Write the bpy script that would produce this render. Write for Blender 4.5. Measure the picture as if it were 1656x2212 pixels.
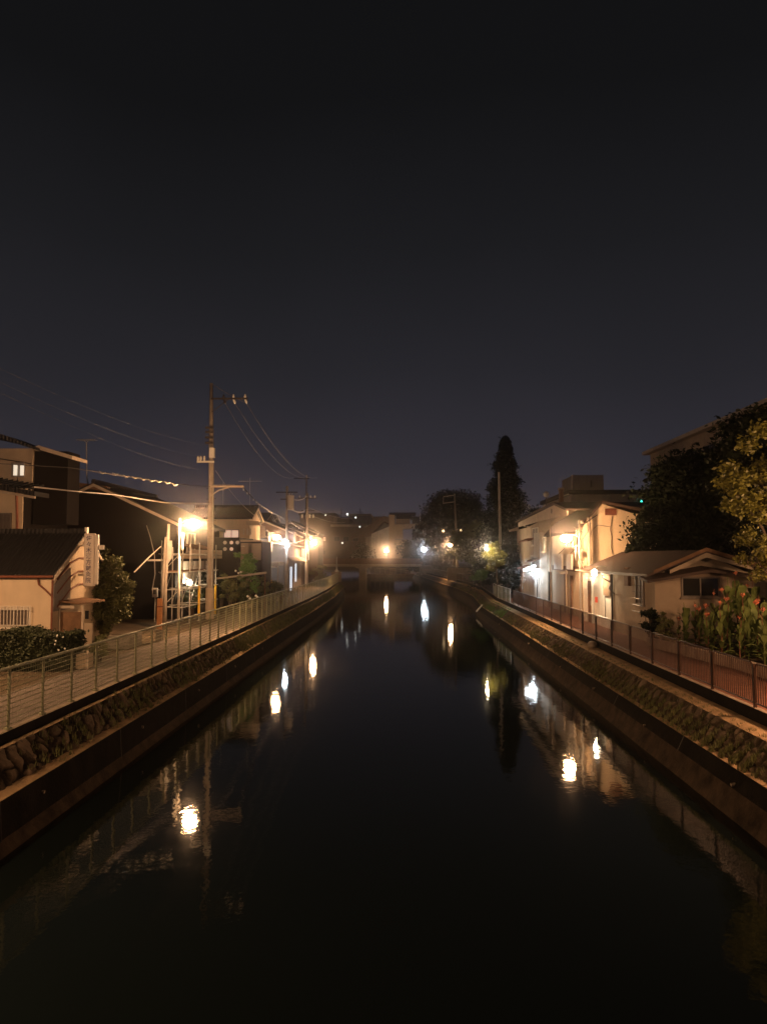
import bpy, math, random, zlib
import numpy as np
from mathutils import Vector, Matrix, noise
R = math.radians
for o in list(bpy.data.objects): bpy.data.objects.remove(o)
SC = bpy.context.scene
COL = SC.collection

# ---------------------------------------------------------------- camera
CAMZ = 5.0
F = 1650.0; W0, H0 = 1656.0, 2212.0           # working frame of the photograph
YAW, PITCH = math.atan(42/F), math.atan(97/F)
cam = bpy.data.cameras.new("camera"); camo = bpy.data.objects.new("camera", cam); COL.objects.link(camo)
camo.location = (0, 0, CAMZ); camo.rotation_euler = (R(90)+PITCH, 0, YAW)
cam.sensor_fit = 'VERTICAL'; cam.sensor_height = 36.0; cam.sensor_width = 27.0; cam.lens = 36.0*F/H0
cam.clip_start = 0.1; cam.clip_end = 3000
SC.camera = camo
RM = camo.rotation_euler.to_matrix()
CP = Vector((0, 0, CAMZ))
def ray(px, py): return RM @ Vector((px-W0/2, H0/2-py, -F))
def at(px, py, Y):
    d = ray(px, py); return CP + d*(Y/d.y)
def onx(px, py, X):
    d = ray(px, py); return CP + d*(X/d.x)
def onz(px, py, z):
    d = ray(px, py); return CP + d*((z-CAMZ)/d.z)

# ---------------------------------------------------------------- world: city night sky
w = bpy.data.worlds.new("World"); SC.world = w; w.use_nodes = True
nt = w.node_tree; nt.nodes.clear()
out = nt.nodes.new("ShaderNodeOutputWorld"); bg = nt.nodes.new("ShaderNodeBackground")
tc = nt.nodes.new("ShaderNodeTexCoord"); sep = nt.nodes.new("ShaderNodeSeparateXYZ"); cr = nt.nodes.new("ShaderNodeValToRGB")
nz = nt.nodes.new("ShaderNodeTexNoise"); nz.inputs["Scale"].default_value = 2.2; nz.inputs["Detail"].default_value = 3
mx = nt.nodes.new("ShaderNodeMath"); mx.operation = 'MULTIPLY_ADD'; mx.inputs[1].default_value = 0.13
nt.links.new(tc.outputs["Generated"], nz.inputs["Vector"])
nt.links.new(tc.outputs["Generated"], sep.inputs[0]); nt.links.new(nz.outputs["Fac"], mx.inputs[0]); nt.links.new(sep.outputs["Z"], mx.inputs[2])
nt.links.new(mx.outputs[0], cr.inputs[0])
els = cr.color_ramp.elements
stops = [(0.02, (.054, .046, .062)), (.085, (.046, .041, .054)), (.165, (.031, .029, .038)), (.285, (.0195, .0190, .0238)), (.445, (.0112, .0113, .0133)), (.60, (.0062, .0063, .0070)), (1.0, (.0045, .0046, .005))]
els[0].position, els[0].color = stops[0][0], (*stops[0][1], 1)
els[1].position, els[1].color = stops[-1][0], (*stops[-1][1], 1)
for p, c in stops[1:-1]:
    e = els.new(p); e.color = (*c, 1)
nt.links.new(cr.outputs[0], bg.inputs[0]); bg.inputs[1].default_value = 1.0
nt.links.new(bg.outputs[0], out.inputs[0])
SC.view_settings.view_transform = 'Standard'; SC.view_settings.look = 'None'
SC.view_settings.exposure = 0.0; SC.view_settings.gamma = 1.0
cy = SC.cycles
cy.use_denoising = True
try: cy.denoiser = 'OPENIMAGEDENOISE'
except Exception: pass
cy.max_bounces = 5; cy.diffuse_bounces = 2; cy.glossy_bounces = 3; cy.transmission_bounces = 3; cy.volume_bounces = 0; cy.transparent_max_bounces = 8
cy.caustics_reflective = False; cy.caustics_refractive = False
cy.sample_clamp_indirect = 4.0; cy.volume_max_steps = 256
cy.use_light_tree = True
HAZE = 0.0015

# ---------------------------------------------------------------- helpers
def tag(o, label=None, cat=None, group=None, kind=None):
    if label: o["label"] = label
    if cat: o["category"] = cat
    if group: o["group"] = group
    if kind: o["kind"] = kind
    return o
def thing(name, loc, label, cat, group=None, rz=0):
    o = bpy.data.objects.new(name, None); COL.objects.link(o); o.location = loc; o.rotation_euler.z = rz
    o.empty_display_size = .2
    return tag(o, label, cat, group)
def wloc(o):
    v = Vector((0, 0, 0))
    while o is not None: v += o.location; o = o.parent
    return v

class MB:
    def __init__(s): s.v = []; s.f = []
    def add(s, vs, fs):
        n = len(s.v); s.v += [tuple(p) for p in vs]; s.f += [tuple(i+n for i in f) for f in fs]; return s
    def box(s, a, b):
        x0, y0, z0 = (min(a[i], b[i]) for i in range(3)); x1, y1, z1 = (max(a[i], b[i]) for i in range(3))
        return s.add([(x0,y0,z0),(x1,y0,z0),(x1,y1,z0),(x0,y1,z0),(x0,y0,z1),(x1,y0,z1),(x1,y1,z1),(x0,y1,z1)],
                     [(0,3,2,1),(4,5,6,7),(0,1,5,4),(1,2,6,5),(2,3,7,6),(3,0,4,7)])
    def cbox(s, c, sz, rz=0):
        h = [q/2 for q in sz]; ca, sa = math.cos(rz), math.sin(rz); vs = []
        for z in (-h[2], h[2]):
            for x, y in ((-h[0],-h[1]),(h[0],-h[1]),(h[0],h[1]),(-h[0],h[1])):
                vs.append((c[0]+x*ca-y*sa, c[1]+x*sa+y*ca, c[2]+z))
        return s.add(vs, [(0,3,2,1),(4,5,6,7),(0,1,5,4),(1,2,6,5),(2,3,7,6),(3,0,4,7)])
    def prism(s, pts, off):
        off = Vector(off); n = len(pts); a = [Vector(p) for p in pts]; b = [p+off for p in a]
        return s.add(a+b, [tuple(range(n))[::-1], tuple(range(n, 2*n))]+[(i, (i+1) % n, (i+1) % n+n, i+n) for i in range(n)])
    def tube(s, pts, r, seg=8, cap=True):
        pts = [Vector(p) for p in pts]; n = len(pts); rs = r if isinstance(r, (list, tuple)) else [r]*n
        base = len(s.v); prev = None
        for i, p in enumerate(pts):
            t = (pts[min(i+1, n-1)]-pts[max(i-1, 0)]).normalized()
            if prev is None:
                u = t.cross(Vector((0, 0, 1)));  u = u if u.length > 1e-3 else t.cross(Vector((0, 1, 0)))
            else: u = prev-t*prev.dot(t)
            u.normalize(); prev = u; v = t.cross(u)
            for k in range(seg):
                a = 2*math.pi*k/seg; s.v.append(tuple(p+(u*math.cos(a)+v*math.sin(a))*rs[i]))
        for i in range(n-1):
            for k in range(seg):
                a = base+i*seg+k; b = base+i*seg+(k+1) % seg; s.f.append((a, a+seg, b+seg, b))
        if cap:
            s.f.append(tuple(base+k for k in range(seg))); s.f.append(tuple(base+(n-1)*seg+k for k in range(seg))[::-1])
        return s
    def cyl(s, a, b, r, seg=12, r2=None): return s.tube([a, b], [r, r if r2 is None else r2], seg)
    def ball(s, c, rad, nu=12, nv=8):
        if not isinstance(rad, (tuple, list)): rad = (rad,)*3
        base = len(s.v)
        for j in range(nv+1):
            th = math.pi*j/nv
            for i in range(nu):
                ph = 2*math.pi*i/nu
                s.v.append((c[0]+rad[0]*math.sin(th)*math.cos(ph), c[1]+rad[1]*math.sin(th)*math.sin(ph), c[2]+rad[2]*math.cos(th)))
        for j in range(nv):
            for i in range(nu):
                a = base+j*nu+i; b = base+j*nu+(i+1) % nu; s.f.append((a, a+nu, b+nu, b))
        return s
    def build(s, name, m, parent=None, smooth=False, bevel=0, label=None):
        org = wloc(parent) if parent else Vector((0, 0, 0))
        me = bpy.data.meshes.new(name)
        me.from_pydata([(p[0]-org.x, p[1]-org.y, p[2]-org.z) for p in s.v], [], s.f); me.update()
        me.materials.append(m)
        if smooth: me.polygons.foreach_set("use_smooth", [True]*len(me.polygons))
        o = bpy.data.objects.new(name, me); COL.objects.link(o)
        if parent: o.parent = parent
        if bevel:
            b = o.modifiers.new("b", 'BEVEL'); b.width = bevel; b.segments = 2; b.limit_method = 'ANGLE'
        if label: o["label"] = label
        return o

MATS = {}
def mat(name, col, rough=.8, var=.25, vs=3.0, bump=0.0, bs=30.0, metal=0.0, streak=0.0, wave=None, emit=None, es=0, spec=.5, trans=0, voro=None, dirt=None):
    if name in MATS: return MATS[name]
    m = bpy.data.materials.new(name); m.use_nodes = True; MATS[name] = m
    t = m.node_tree; b = t.nodes["Principled BSDF"]; N = t.nodes.new; L = t.links.new
    b.inputs["Base Color"].default_value = (*col, 1); b.inputs["Roughness"].default_value = rough; b.inputs["Metallic"].default_value = metal
    b.inputs["Specular IOR Level"].default_value = spec if rough < .75 else min(spec, .15)
    c = N("ShaderNodeTexCoord")
    last = None
    if var:
        n = N("ShaderNodeTexNoise"); n.inputs["Scale"].default_value = vs; n.inputs["Detail"].default_value = 6; n.inputs["Roughness"].default_value = .65
        L(c.outputs["Object"], n.inputs["Vector"])
        r = N("ShaderNodeValToRGB"); r.color_ramp.elements[0].position = .3; r.color_ramp.elements[1].position = .72
        r.color_ramp.elements[0].color = (*[q*(1-var) for q in col], 1); r.color_ramp.elements[1].color = (*[min(1, q*(1+var*.6)) for q in col], 1)
        L(n.outputs["Fac"], r.inputs[0]); last = r.outputs[0]
    def mul(fac_out, colr, amount):
        nonlocal last
        mm = N("ShaderNodeMix"); mm.data_type = 'RGBA'; mm.blend_type = 'MIX'
        mt = N("ShaderNodeMath"); mt.operation = 'MULTIPLY'; mt.inputs[1].default_value = amount; L(fac_out, mt.inputs[0])
        L(mt.outputs[0], mm.inputs["Factor"])
        if last is not None: L(last, mm.inputs["A"])
        else: mm.inputs["A"].default_value = (*col, 1)
        mm.inputs["B"].default_value = (*colr, 1); last = mm.outputs["Result"]
    if streak:
        mp = N("ShaderNodeMapping"); mp.inputs["Scale"].default_value = (.8, .8, .14); L(c.outputs["Object"], mp.inputs["Vector"])
        n = N("ShaderNodeTexNoise"); n.inputs["Scale"].default_value = 2.5; n.inputs["Detail"].default_value = 8; L(mp.outputs[0], n.inputs["Vector"])
        r = N("ShaderNodeValToRGB"); r.color_ramp.elements[0].position = .48; r.color_ramp.elements[1].position = .7
        L(n.outputs["Fac"], r.inputs[0]); mul(r.outputs[0], tuple(q*.35 for q in col), streak)
    if voro:
        vn = N("ShaderNodeTexVoronoi"); vn.inputs["Scale"].default_value = voro; L(c.outputs["Object"], vn.inputs["Vector"])
        sp = N("ShaderNodeSeparateColor"); L(vn.outputs["Color"], sp.inputs[0]); mul(sp.outputs[0], tuple(q*.3 for q in col), .8)
    if last is not None: L(last, b.inputs["Base Color"])
    h = None
    if bump:
        n = N("ShaderNodeTexNoise"); n.inputs["Scale"].default_value = bs; n.inputs["Detail"].default_value = 5; L(c.outputs["Object"], n.inputs["Vector"]); 
        bp = N("ShaderNodeBump"); bp.inputs["Strength"].default_value = bump; bp.inputs["Distance"].default_value = .03; L(n.outputs["Fac"], bp.inputs["Height"]); h = bp
    if wave:
        wv = N("ShaderNodeTexWave"); wv.bands_direction = wave[0]; wv.inputs["Scale"].default_value = wave[1]; wv.wave_profile = 'SIN'; L(c.outputs["Object"], wv.inputs["Vector"])
        bp = N("ShaderNodeBump"); bp.inputs["Strength"].default_value = 1; bp.inputs["Distance"].default_value = wave[2]; L(wv.outputs["Fac"], bp.inputs["Height"])
        if h: L(h.outputs[0], bp.inputs["Normal"])
        h = bp
    if h: L(h.outputs[0], b.inputs["Normal"])
    if emit:
        b.inputs["Emission Color"].default_value = (*emit, 1); b.inputs["Emission Strength"].default_value = es
    if trans:
        b.inputs["Transmission Weight"].default_value = trans
    return m
def noemit_sample(m):
    try: m.cycles.emission_sampling = 'NONE'
    except Exception: pass
    return m

PWL = 1000
SODIUM = (1.0, .54, .25); LED = (.80, .92, 1.0); WARM = (1.0, .74, .45)
M = dict(
 path=mat("asphalt_path", (.16,.135,.12), .9, .25, 2.0, .4, 60),
 redpath=mat("red_paving", (.20,.093,.066), .9, .3, 3.0, .4, 60),
 soil=mat("soil", (.10,.075,.05), .95, .4, 1.5, .8, 25),
 concrete=mat("old_concrete", (.26,.235,.20), .9, .35, 1.6, .4, 30, streak=.6),
 curb=mat("curb_concrete", (.34,.28,.22), .9, .35, 2.5, .5, 30),
 wall_low=mat("shade_dark_concrete", (.013,.0105,.008), .95, .7, 2.0, .5, 18, streak=.8),  # near-black base keeps curb and lower-wall shade in the colour; streaks are stains
 toe=mat("lit_toe_concrete", (.060,.042,.028), .9, .7, 2.4, .6, 22),  # browner than the wall above: light on the toe put into the colour
 ledge=mat("mossy_ledge", (.40,.28,.16), .95, .5, 2.2, .8, 20),
 rubble=mat("rubble_stone", (.20,.15,.105), .9, .45, 2.2, .9, 24, voro=3.2),
 cream=mat("cream_plaster", (.66,.54,.40), .9, .12, .8, .15, 40, streak=.16),
 white=mat("white_plaster", (.70,.66,.60), .9, .18, 1.2, .15, 40, streak=.25),
 tan=mat("tan_render", (.42,.34,.26), .9, .2, .9, .2, 40, streak=.25),
 grey=mat("grey_render", (.30,.27,.25), .9, .2, 1.2, .2, 40, streak=.35),
 brown=mat("brown_siding", (.15,.10,.075), .85, .25, 1.5, .1, 40, wave=('Z', 2.4, .02)),
 dark=mat("dark_siding", (.011,.0085,.008), .85, .3, 1.2, .1, 40),
 darker=mat("black_siding", (.020,.015,.018), .8, .2, 1.2),
 roof=mat("dark_roof_tiles", (.018,.017,.018), .7, .3, 2, .2, 20, wave=('X', 1.9, .05)),
 roofy=mat("dark_roof_tiles_y", (.040,.032,.030), .6, .3, 2, .2, 20, wave=('Y', 1.9, .05)),
 roofr=mat("brown_roof_tiles", (.055,.030,.022), .7, .35, 2, .2, 20, wave=('Y', 1.9, .05)),
 fascia=mat("pale_fascia", (.50,.42,.34), .8, .2, 3),
 wood=mat("weathered_wood", (.22,.13,.08), .85, .35, 4, .3, 30, streak=.3),
 rust=mat("rust_red_paint", (.20,.065,.035), .7, .3, 5),
 frame=mat("window_frame", (.20,.17,.15), .5, .1, 3),
 wframe=mat("white_frame", (.75,.70,.62), .5, .1, 3),
 pane=mat("dark_glass", (.02,.02,.022), .08, 0),
 curtain=mat("glass_with_curtain", (.16,.13,.11), .35, .3, 6),
 steel=mat("galvanised_steel", (.50,.48,.44), .45, .2, 6, metal=.4),
 pole=mat("concrete_pole", (.38,.33,.28), .85, .25, 2, .2, 30),
 wpole=mat("pale_painted_pole", (.72,.68,.60), .5, .15, 3),
 dsteel=mat("dark_steel", (.06,.05,.045), .5, .2, 5, metal=.3),
 ceram=mat("ceramic_insulator", (.7,.68,.62), .25, .05, 3),
 wire=mat("cable_sheath", (.05,.045,.045), .5, 0),
 pwire=mat("power_line_sheath", (.13,.12,.12), .5, 0),
 lwire=mat("pale_cable_sheath", (.42,.38,.36), .4, 0),
 yellow=mat("yellow_sleeve", (.85,.50,.03), .6, .12, 4),
 greenpaint=mat("green_fence_paint", (.30,.31,.20), .55, .25, 5, .2, 40),
 brownpaint=mat("brown_fence_paint", (.05,.026,.018), .3, .3, 5, .2, 40),
 trunk=mat("bark", (.10,.075,.055), .95, .4, 4, .8, 20),
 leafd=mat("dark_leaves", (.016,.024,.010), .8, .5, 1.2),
 leafm=mat("mid_leaves", (.065,.095,.025), .55, .4, 1.2),
  deck=mat("pale_bridge_concrete", (.62,.50,.38), .9, .25, .6),
 para=mat("brown_bridge_parapet", (.30,.17,.10), .9, .25, .6),
 leafh=mat("hedge_leaves", (.034,.044,.016), .7, .5, 1.5),
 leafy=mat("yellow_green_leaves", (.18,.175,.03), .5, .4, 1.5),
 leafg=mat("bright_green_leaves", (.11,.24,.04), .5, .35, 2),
 leafo=mat("olive_leaves", (.13,.14,.045), .6, .4, 1.5),
 canna=mat("canna_leaves", (.17,.22,.065), .65, .45, 2.2, .1, 10, spec=.2),
 flower=mat("orange_petals", (.92,.34,.20), .5, .2, 6),
 redstalk=mat("reddish_flower_stalk", (.20,.07,.035), .6, .3, 4),
 whitefl=mat("white_petals", (.8,.8,.75), .6, 0),
 text=mat("navy_lettering", (.055,.04,.10), .6, 0),
 board=mat("cream_sign_board", (.62,.54,.48), .45, .08, 3),
 plastic=mat("pale_plastic", (.62,.56,.50), .5, .12, 4),
 orange=mat("orange_board", (.50,.22,.08), .7, .25, 4),
 red=mat("red_paint", (.55,.06,.03), .5, .1, 4),
)
# dark joints between the stones: gap shade put into the colour, following the stone pattern
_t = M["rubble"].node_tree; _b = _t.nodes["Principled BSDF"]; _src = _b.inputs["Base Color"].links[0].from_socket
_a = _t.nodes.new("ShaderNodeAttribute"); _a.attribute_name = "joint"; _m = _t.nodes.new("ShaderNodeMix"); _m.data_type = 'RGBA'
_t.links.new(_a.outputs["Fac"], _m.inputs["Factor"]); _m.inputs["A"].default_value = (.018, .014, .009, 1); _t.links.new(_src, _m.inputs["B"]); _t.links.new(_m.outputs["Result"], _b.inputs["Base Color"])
def emis(name, c, s): return noemit_sample(mat(name, (.5,.5,.5), .5, 0, emit=c, es=s))
M["lensS"] = emis("sodium_lens", (1.0, .80, .55), 30); M["lensL"] = emis("led_lens", LED, 26)
M["winlit"] = emis("lit_window_pink", (1.0, .62, .45), .62); M["winlitw"] = emis("lit_window_white", (1.0, .86, .66), .8)
M["dot"] = emis("lit_round_window", (1.0, .60, .45), .38); M["dotd"] = emis("dim_round_window", (1.0, .60, .45), .12)
M["blue"] = emis("blue_white_panel", (.75, .85, 1.0), .8)
M["farw"] = emis("far_white_light", (1, .98, .9), 3.0); M["fary"] = emis("far_yellow_light", (1, .7, .35), 3.0)
M["teal"] = emis("signal_green_lens", (.05, 1.0, .75), 3.2)

M["lampS"] = mat("sodium_lamp_glass", (.5,.5,.5), .5, 0, emit=(1.0, .54, .25), es=PWL)
def lamp_light(name, loc, power, color, parent=None, radius=.13):
    l = bpy.data.lights.new(name, 'POINT'); l.energy = power; l.color = color; l.shadow_soft_size = radius
    o = bpy.data.objects.new(name, l); COL.objects.link(o)
    if parent: o.parent = parent; o.location = Vector(loc)-wloc(parent)
    else: o.location = loc
    return o

rng = np.random.default_rng(7); random.seed(7)
def leaf_mesh(name, pts, size, m, parent=None, droop=0.0, aspect=.5, jitter=.4):
    """pts: (n,3) world centres; each becomes one small folded leaf quad"""
    n = len(pts); d = rng.normal(size=(n, 3)); d[:, 2] = d[:, 2]*.6-droop; d /= np.linalg.norm(d, axis=1)[:, None]
    e = rng.normal(size=(n, 3)); e -= d*(e*d).sum(1)[:, None]; e /= np.linalg.norm(e, axis=1)[:, None]
    s = size*(1+jitter*rng.uniform(-1, 1, size=(n, 1))); a = d*s*.5; b = e*s*.5*aspect
    V = np.stack([pts-a, pts+b-a*.1, pts+a, pts-b-a*.1], 1).reshape(-1, 3)
    org = wloc(parent) if parent else Vector((0, 0, 0)); V = V-np.array(org)
    me = bpy.data.meshes.new(name); me.vertices.add(4*n); me.vertices.foreach_set("co", V.astype(np.float32).ravel())
    me.loops.add(4*n); me.loops.foreach_set("vertex_index", np.arange(4*n, dtype=np.int32))
    me.polygons.add(n); me.polygons.foreach_set("loop_start", np.arange(0, 4*n, 4, dtype=np.int32))
    try: me.polygons.foreach_set("loop_total", np.full(n, 4, dtype=np.int32))
    except Exception: pass
    me.update(calc_edges=True); me.validate(); me.materials.append(m)
    o = bpy.data.objects.new(name, me); COL.objects.link(o)
    if parent: o.parent = parent
    return o
def clump_pts(cs, rs, per, shell=.55):
    out = []
    for c, r in zip(cs, rs):
        d = rng.normal(size=(per, 3)); d /= np.linalg.norm(d, axis=1)[:, None]
        rad = r*(shell+(1-shell)*rng.uniform(size=(per, 1)))*rng.uniform(.55, 1.6, size=(per, 1))
        out.append(np.array(c)+d*rad*np.array([1, 1, .72]))
    return np.concatenate(out)
def crown_clumps(c, rad, k, r0, flat=1.0):
    """k clump centres filling an ellipsoid, biased to its surface"""
    c = np.array(c); rad = np.array(rad if isinstance(rad, (tuple, list)) else (rad,)*3)
    d = rng.normal(size=(k, 3)); d /= np.linalg.norm(d, axis=1)[:, None]
    cs = c+d*rad*rng.uniform(.3, .95, size=(k, 1)); return cs, r0*rng.uniform(.6, 1.3, size=k)
def limb_mb(base, top, r, cs, nl):
    mb = MB(); base = Vector(base); top = Vector(top)
    pts = [base.lerp(top, t)+Vector((random.uniform(-1, 1), random.uniform(-1, 1), 0))*r*.6*(0 < t < 1) for t in (0, .25, .5, .75, 1)]
    mb.tube(pts, [r, r*.85, r*.7, r*.5, r*.25], 8)
    idx = rng.choice(len(cs), min(nl, len(cs)), replace=False) if len(cs) else []
    for i in idx:
        q = Vector(cs[i]); t = random.uniform(.25, .8); p = base.lerp(top, t); mid = p.lerp(q, .5)+Vector((0, 0, (q-p).length*.1))
        mb.tube([p, mid, q], [r*.45*(1-t*.5), r*.28, r*.08], 6)
    return mb
def tree(name, label, base, top, crown_c, crown_r, k, clr, per, leaf, m, tr=.18, group=None, cat="tree", extra=None, shell=.5, aspect=.5):
    global rng
    rng = np.random.default_rng(zlib.crc32(label.encode())); random.seed(zlib.crc32(label.encode()))
    t = thing(name, base, label, cat, group)
    cs, rs = crown_clumps(crown_c, crown_r, k, clr)
    if extra:
        cs = np.concatenate([cs, np.array([e[0] for e in extra])]); rs = np.concatenate([rs, np.array([e[1] for e in extra])])
    limb_mb(base, top, tr, cs, min(14, k)).build("trunk", M["trunk"], t, smooth=True)
    leaf_mesh("crown", clump_pts(cs, rs, per, shell), leaf, m, t, aspect=aspect)
    return t
def shrub(name, label, c, rad, n, leaf, m, group=None, cat="shrub", zb=None):
    global rng
    rng = np.random.default_rng(zlib.crc32(label.encode())); random.seed(zlib.crc32(label.encode()))
    c = Vector(c); zb = c.z-rad[2] if zb is None else zb
    t = thing(name, (c.x, c.y, zb), label, cat, group)
    cs, rs = crown_clumps(c, [q*.95 for q in rad], 22, min(rad)*.32)
    mb = MB()
    for q in cs[:9]: mb.tube([(c.x+random.uniform(-.05, .05), c.y+random.uniform(-.05, .05), zb-.03), Vector((c.x, c.y, zb)).lerp(Vector(q), .5)+Vector((0, 0, .05)), q], [.03, .02, .008], 5)
    mb.build("stem", M["trunk"], t)
    leaf_mesh("foliage", clump_pts(cs, rs, n//22, .3), leaf, m, t)
    return t

def sag(a, b, s, n=16):
    a, b = Vector(a), Vector(b)
    return [a.lerp(b, i/n)-Vector((0, 0, 4*s*(i/n)*(1-i/n))) for i in range(n+1)]
def cable(name, label, a, b, s, r=.02, m="wire", group=None, cat="cable"):
    o = MB().tube(sag(a, b, s), r, 6).build(name, M[m], None, smooth=True); return tag(o, label, cat, group)

def window(parent, o, u, w, h, n, fm="frame", pm="pane", fw=.06, mull=1, sill=True, name="window", depth=.08):
    """window on a wall: o = lower-left corner, u = horizontal unit, n = outward normal"""
    o, u, n = Vector(o), Vector(u).normalized(), Vector(n).normalized(); z = Vector((0, 0, 1))
    def bar(a0, a1, b0, b1, d0, d1, mb):
        ps = [o+u*a0+z*b0+n*d0, o+u*a1+z*b0+n*d0, o+u*a1+z*b1+n*d0, o+u*a0+z*b1+n*d0]; mb.prism(ps, n*(d1-d0))
    f = MB(); bar(0, fw, 0, h, -.02, depth, f); bar(w-fw, w, 0, h, -.02, depth, f); bar(fw, w-fw, 0, fw, -.02, depth, f); bar(fw, w-fw, h-fw, h, -.02, depth, f)
    for i in range(mull):
        x = w*(i+1)/(mull+1); bar(x-fw*.4, x+fw*.4, fw, h-fw, .0, depth*.7, f)
    if sill: bar(-.05, w+.05, -.06, -.003, -.02, depth+.06, f)
    fo = f.build(name, M[fm], parent)
    p = MB(); bar(fw, w-fw, fw, h-fw, .006, .02, p); p.build("pane", M[pm], fo)
    return fo
def win_y(parent, px0, py0, px1, py1, Y, **k):
    a = at(px0, py1, Y); b = at(px1, py0, Y); return window(parent, (a.x, Y, a.z), (1, 0, 0), b.x-a.x, b.z-a.z, (0, -1, 0), **k)
def win_xr(parent, px0, py0, px1, py1, X, **k):
    """on a wall x = X of the right bank, facing the canal (-x); px0 < px1, px1 is nearer"""
    c = onx((px0+px1)/2, (py0+py1)/2, X); a = onx(px0, py0, X); b = onx(px1, py1, X); ty = c.y
    zt = 5+(onx((px0+px1)/2, py0, X).z-5); zb = onx((px0+px1)/2, py1, X).z
    return window(parent, (X, a.y, zb), (0, -1, 0), a.y-b.y, zt-zb, (-1, 0, 0), **k)
def win_xl(parent, px0, py0, px1, py1, X, **k):
    a = onx(px0, (py0+py1)/2, X); b = onx(px1, (py0+py1)/2, X); m_ = (px0+px1)/2
    zt = onx(m_, py0, X).z; zb = onx(m_, py1, X).z
    return window(parent, (X, a.y, zb), (0, 1, 0), b.y-a.y, zt-zb, (1, 0, 0), **k)

G0 = 1.6
def gable_house(name, label, x0, x1, y0, y1, ze, zr, axis, wm, rm, over=.45, th=.14, group=None, cat="house", zb=G0-.05, fascia=True):
    """gable house, ridge along axis 'x' or 'y'; returns its root"""
    t = thing(name, ((x0+x1)/2, (y0+y1)/2, G0), label, cat, group)
    mb = MB(); mb.v = []; 
    if axis == 'x':
        ym = (y0+y1)/2
        prof = [(y0, zb), (y1, zb), (y1, ze), (ym, zr), (y0, ze)]
        mb.prism([(x0, y, z) for y, z in prof], (x1-x0, 0, 0))
    else:
        xm = (x0+x1)/2
        prof = [(x0, zb), (x1, zb), (x1, ze), (xm, zr), (x0, ze)]
        mb.prism([(x, y0, z) for x, z in prof], (0, y1-y0, 0))
    mb.build("wall", M[wm], t)
    r = MB()
    if axis == 'x':
        ym = (y0+y1)/2; sl = (zr-ze)/(ym-y0)
        for s_, ya in ((-1, y0), (1, y1)):
            a = (ya+s_*over, ze-sl*over+.01); b = (ym, zr+.01)
            r.prism([(x0-over, a[0], a[1]), (x0-over, b[0], b[1]), (x0-over, b[0], b[1]+th), (x0-over, a[0], a[1]+th)], (x1-x0+2*over, 0, 0))
        r.prism([(x0-over-.03, ym-.14, zr+th-.03), (x0-over-.03, ym+.14, zr+th-.03), (x0-over-.03, ym+.09, zr+th+.16), (x0-over-.03, ym-.09, zr+th+.16)], (x1-x0+2*over+.06, 0, 0))
    else:
        xm = (x0+x1)/2; sl = (zr-ze)/(xm-x0)
        for s_, xa in ((-1, x0), (1, x1)):
            a = (xa+s_*over, ze-sl*over+.01); b = (xm, zr+.01)
            r.prism([(a[0], y0-over, a[1]), (b[0], y0-over, b[1]), (b[0], y0-over, b[1]+th), (a[0], y0-over, a[1]+th)], (0, y1-y0+2*over, 0))
        r.prism([(xm-.14, y0-over-.03, zr+th-.03), (xm+.14, y0-over-.03, zr+th-.03), (xm+.09, y0-over-.03, zr+th+.16), (xm-.09, y0-over-.03, zr+th+.16)], (0, y1-y0+2*over+.06, 0))
    r.build("roof", M[rm], t)
    if fascia:
        if axis == 'x':
            for xx in (x0-over-.025, x1+over):
                g = MB()
                for s_, ya in ((-1, y0), (1, y1)):
                    a = (ya+s_*(over-.0), ze-sl*over-.06); b = (ym, zr-.06)
                    g.prism([(xx, a[0], a[1]), (xx, b[0], b[1]), (xx, b[0], b[1]+.16), (xx, a[0], a[1]+.16)], (.025, 0, 0))
                g.build("fascia", M["fascia"], t)
        else:
            for yy in (y0-over-.025, y1+over):
                g = MB()
                for s_, xa in ((-1, x0), (1, x1)):
                    a = (xa+s_*over, ze-sl*over-.06); b = (xm, zr-.06)
                    g.prism([(a[0], yy, a[1]), (b[0], yy, b[1]), (b[0], yy, b[1]+.16), (a[0], yy, a[1]+.16)], (0, .025, 0))
                g.build("fascia", M["fascia"], t)
    return t
def flat_house(name, label, x0, x1, y0, y1, zt, wm, rm="darker", par=.15, group=None, cat="building", zb=G0-.05, over=.12):
    t = thing(name, ((x0+x1)/2, (y0+y1)/2, G0), label, cat, group)
    MB().box((x0, y0, zb), (x1, y1, zt)).build("wall", M[wm], t)
    MB().box((x0-over, y0-over, zt+.002), (x1+over, y1+over, zt+par)).build("roof", M[rm], t)
    return t
# ================================================================ SETTING
def XL(Y):   # path edge, left bank
    return float(np.interp(Y, [-30, 60, 78, 95, 104], [-7.73, -7.73, -7.95, -8.55, -8.85]))
def XR(Y):
    return float(np.interp(Y, [-30, 64, 74, 84, 100, 125, 155, 188, 240, 330], [7.88, 7.88, 8.35, 8.8, 8.6, 7.3, 5.6, 3.6, -2, -14]))
LPATH = [(XL(y), y) for y in list(np.arange(-8, 104.01, 2.0))]
LW = LPATH+[(-9.6, 105.6), (-11.0, 106.6), (-14.0, 107.6), (-18.0, 108.2)]
LFAR = [(-18.0, 108.2), (-18.6, 130), (-19.5, 158), (-22, 200), (-30, 260), (-45, 330)]
RPATH = [(XR(y), y) for y in list(np.arange(-8, 240.01, 2.0))]+[(XR(y), y) for y in range(250, 331, 10)]

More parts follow.
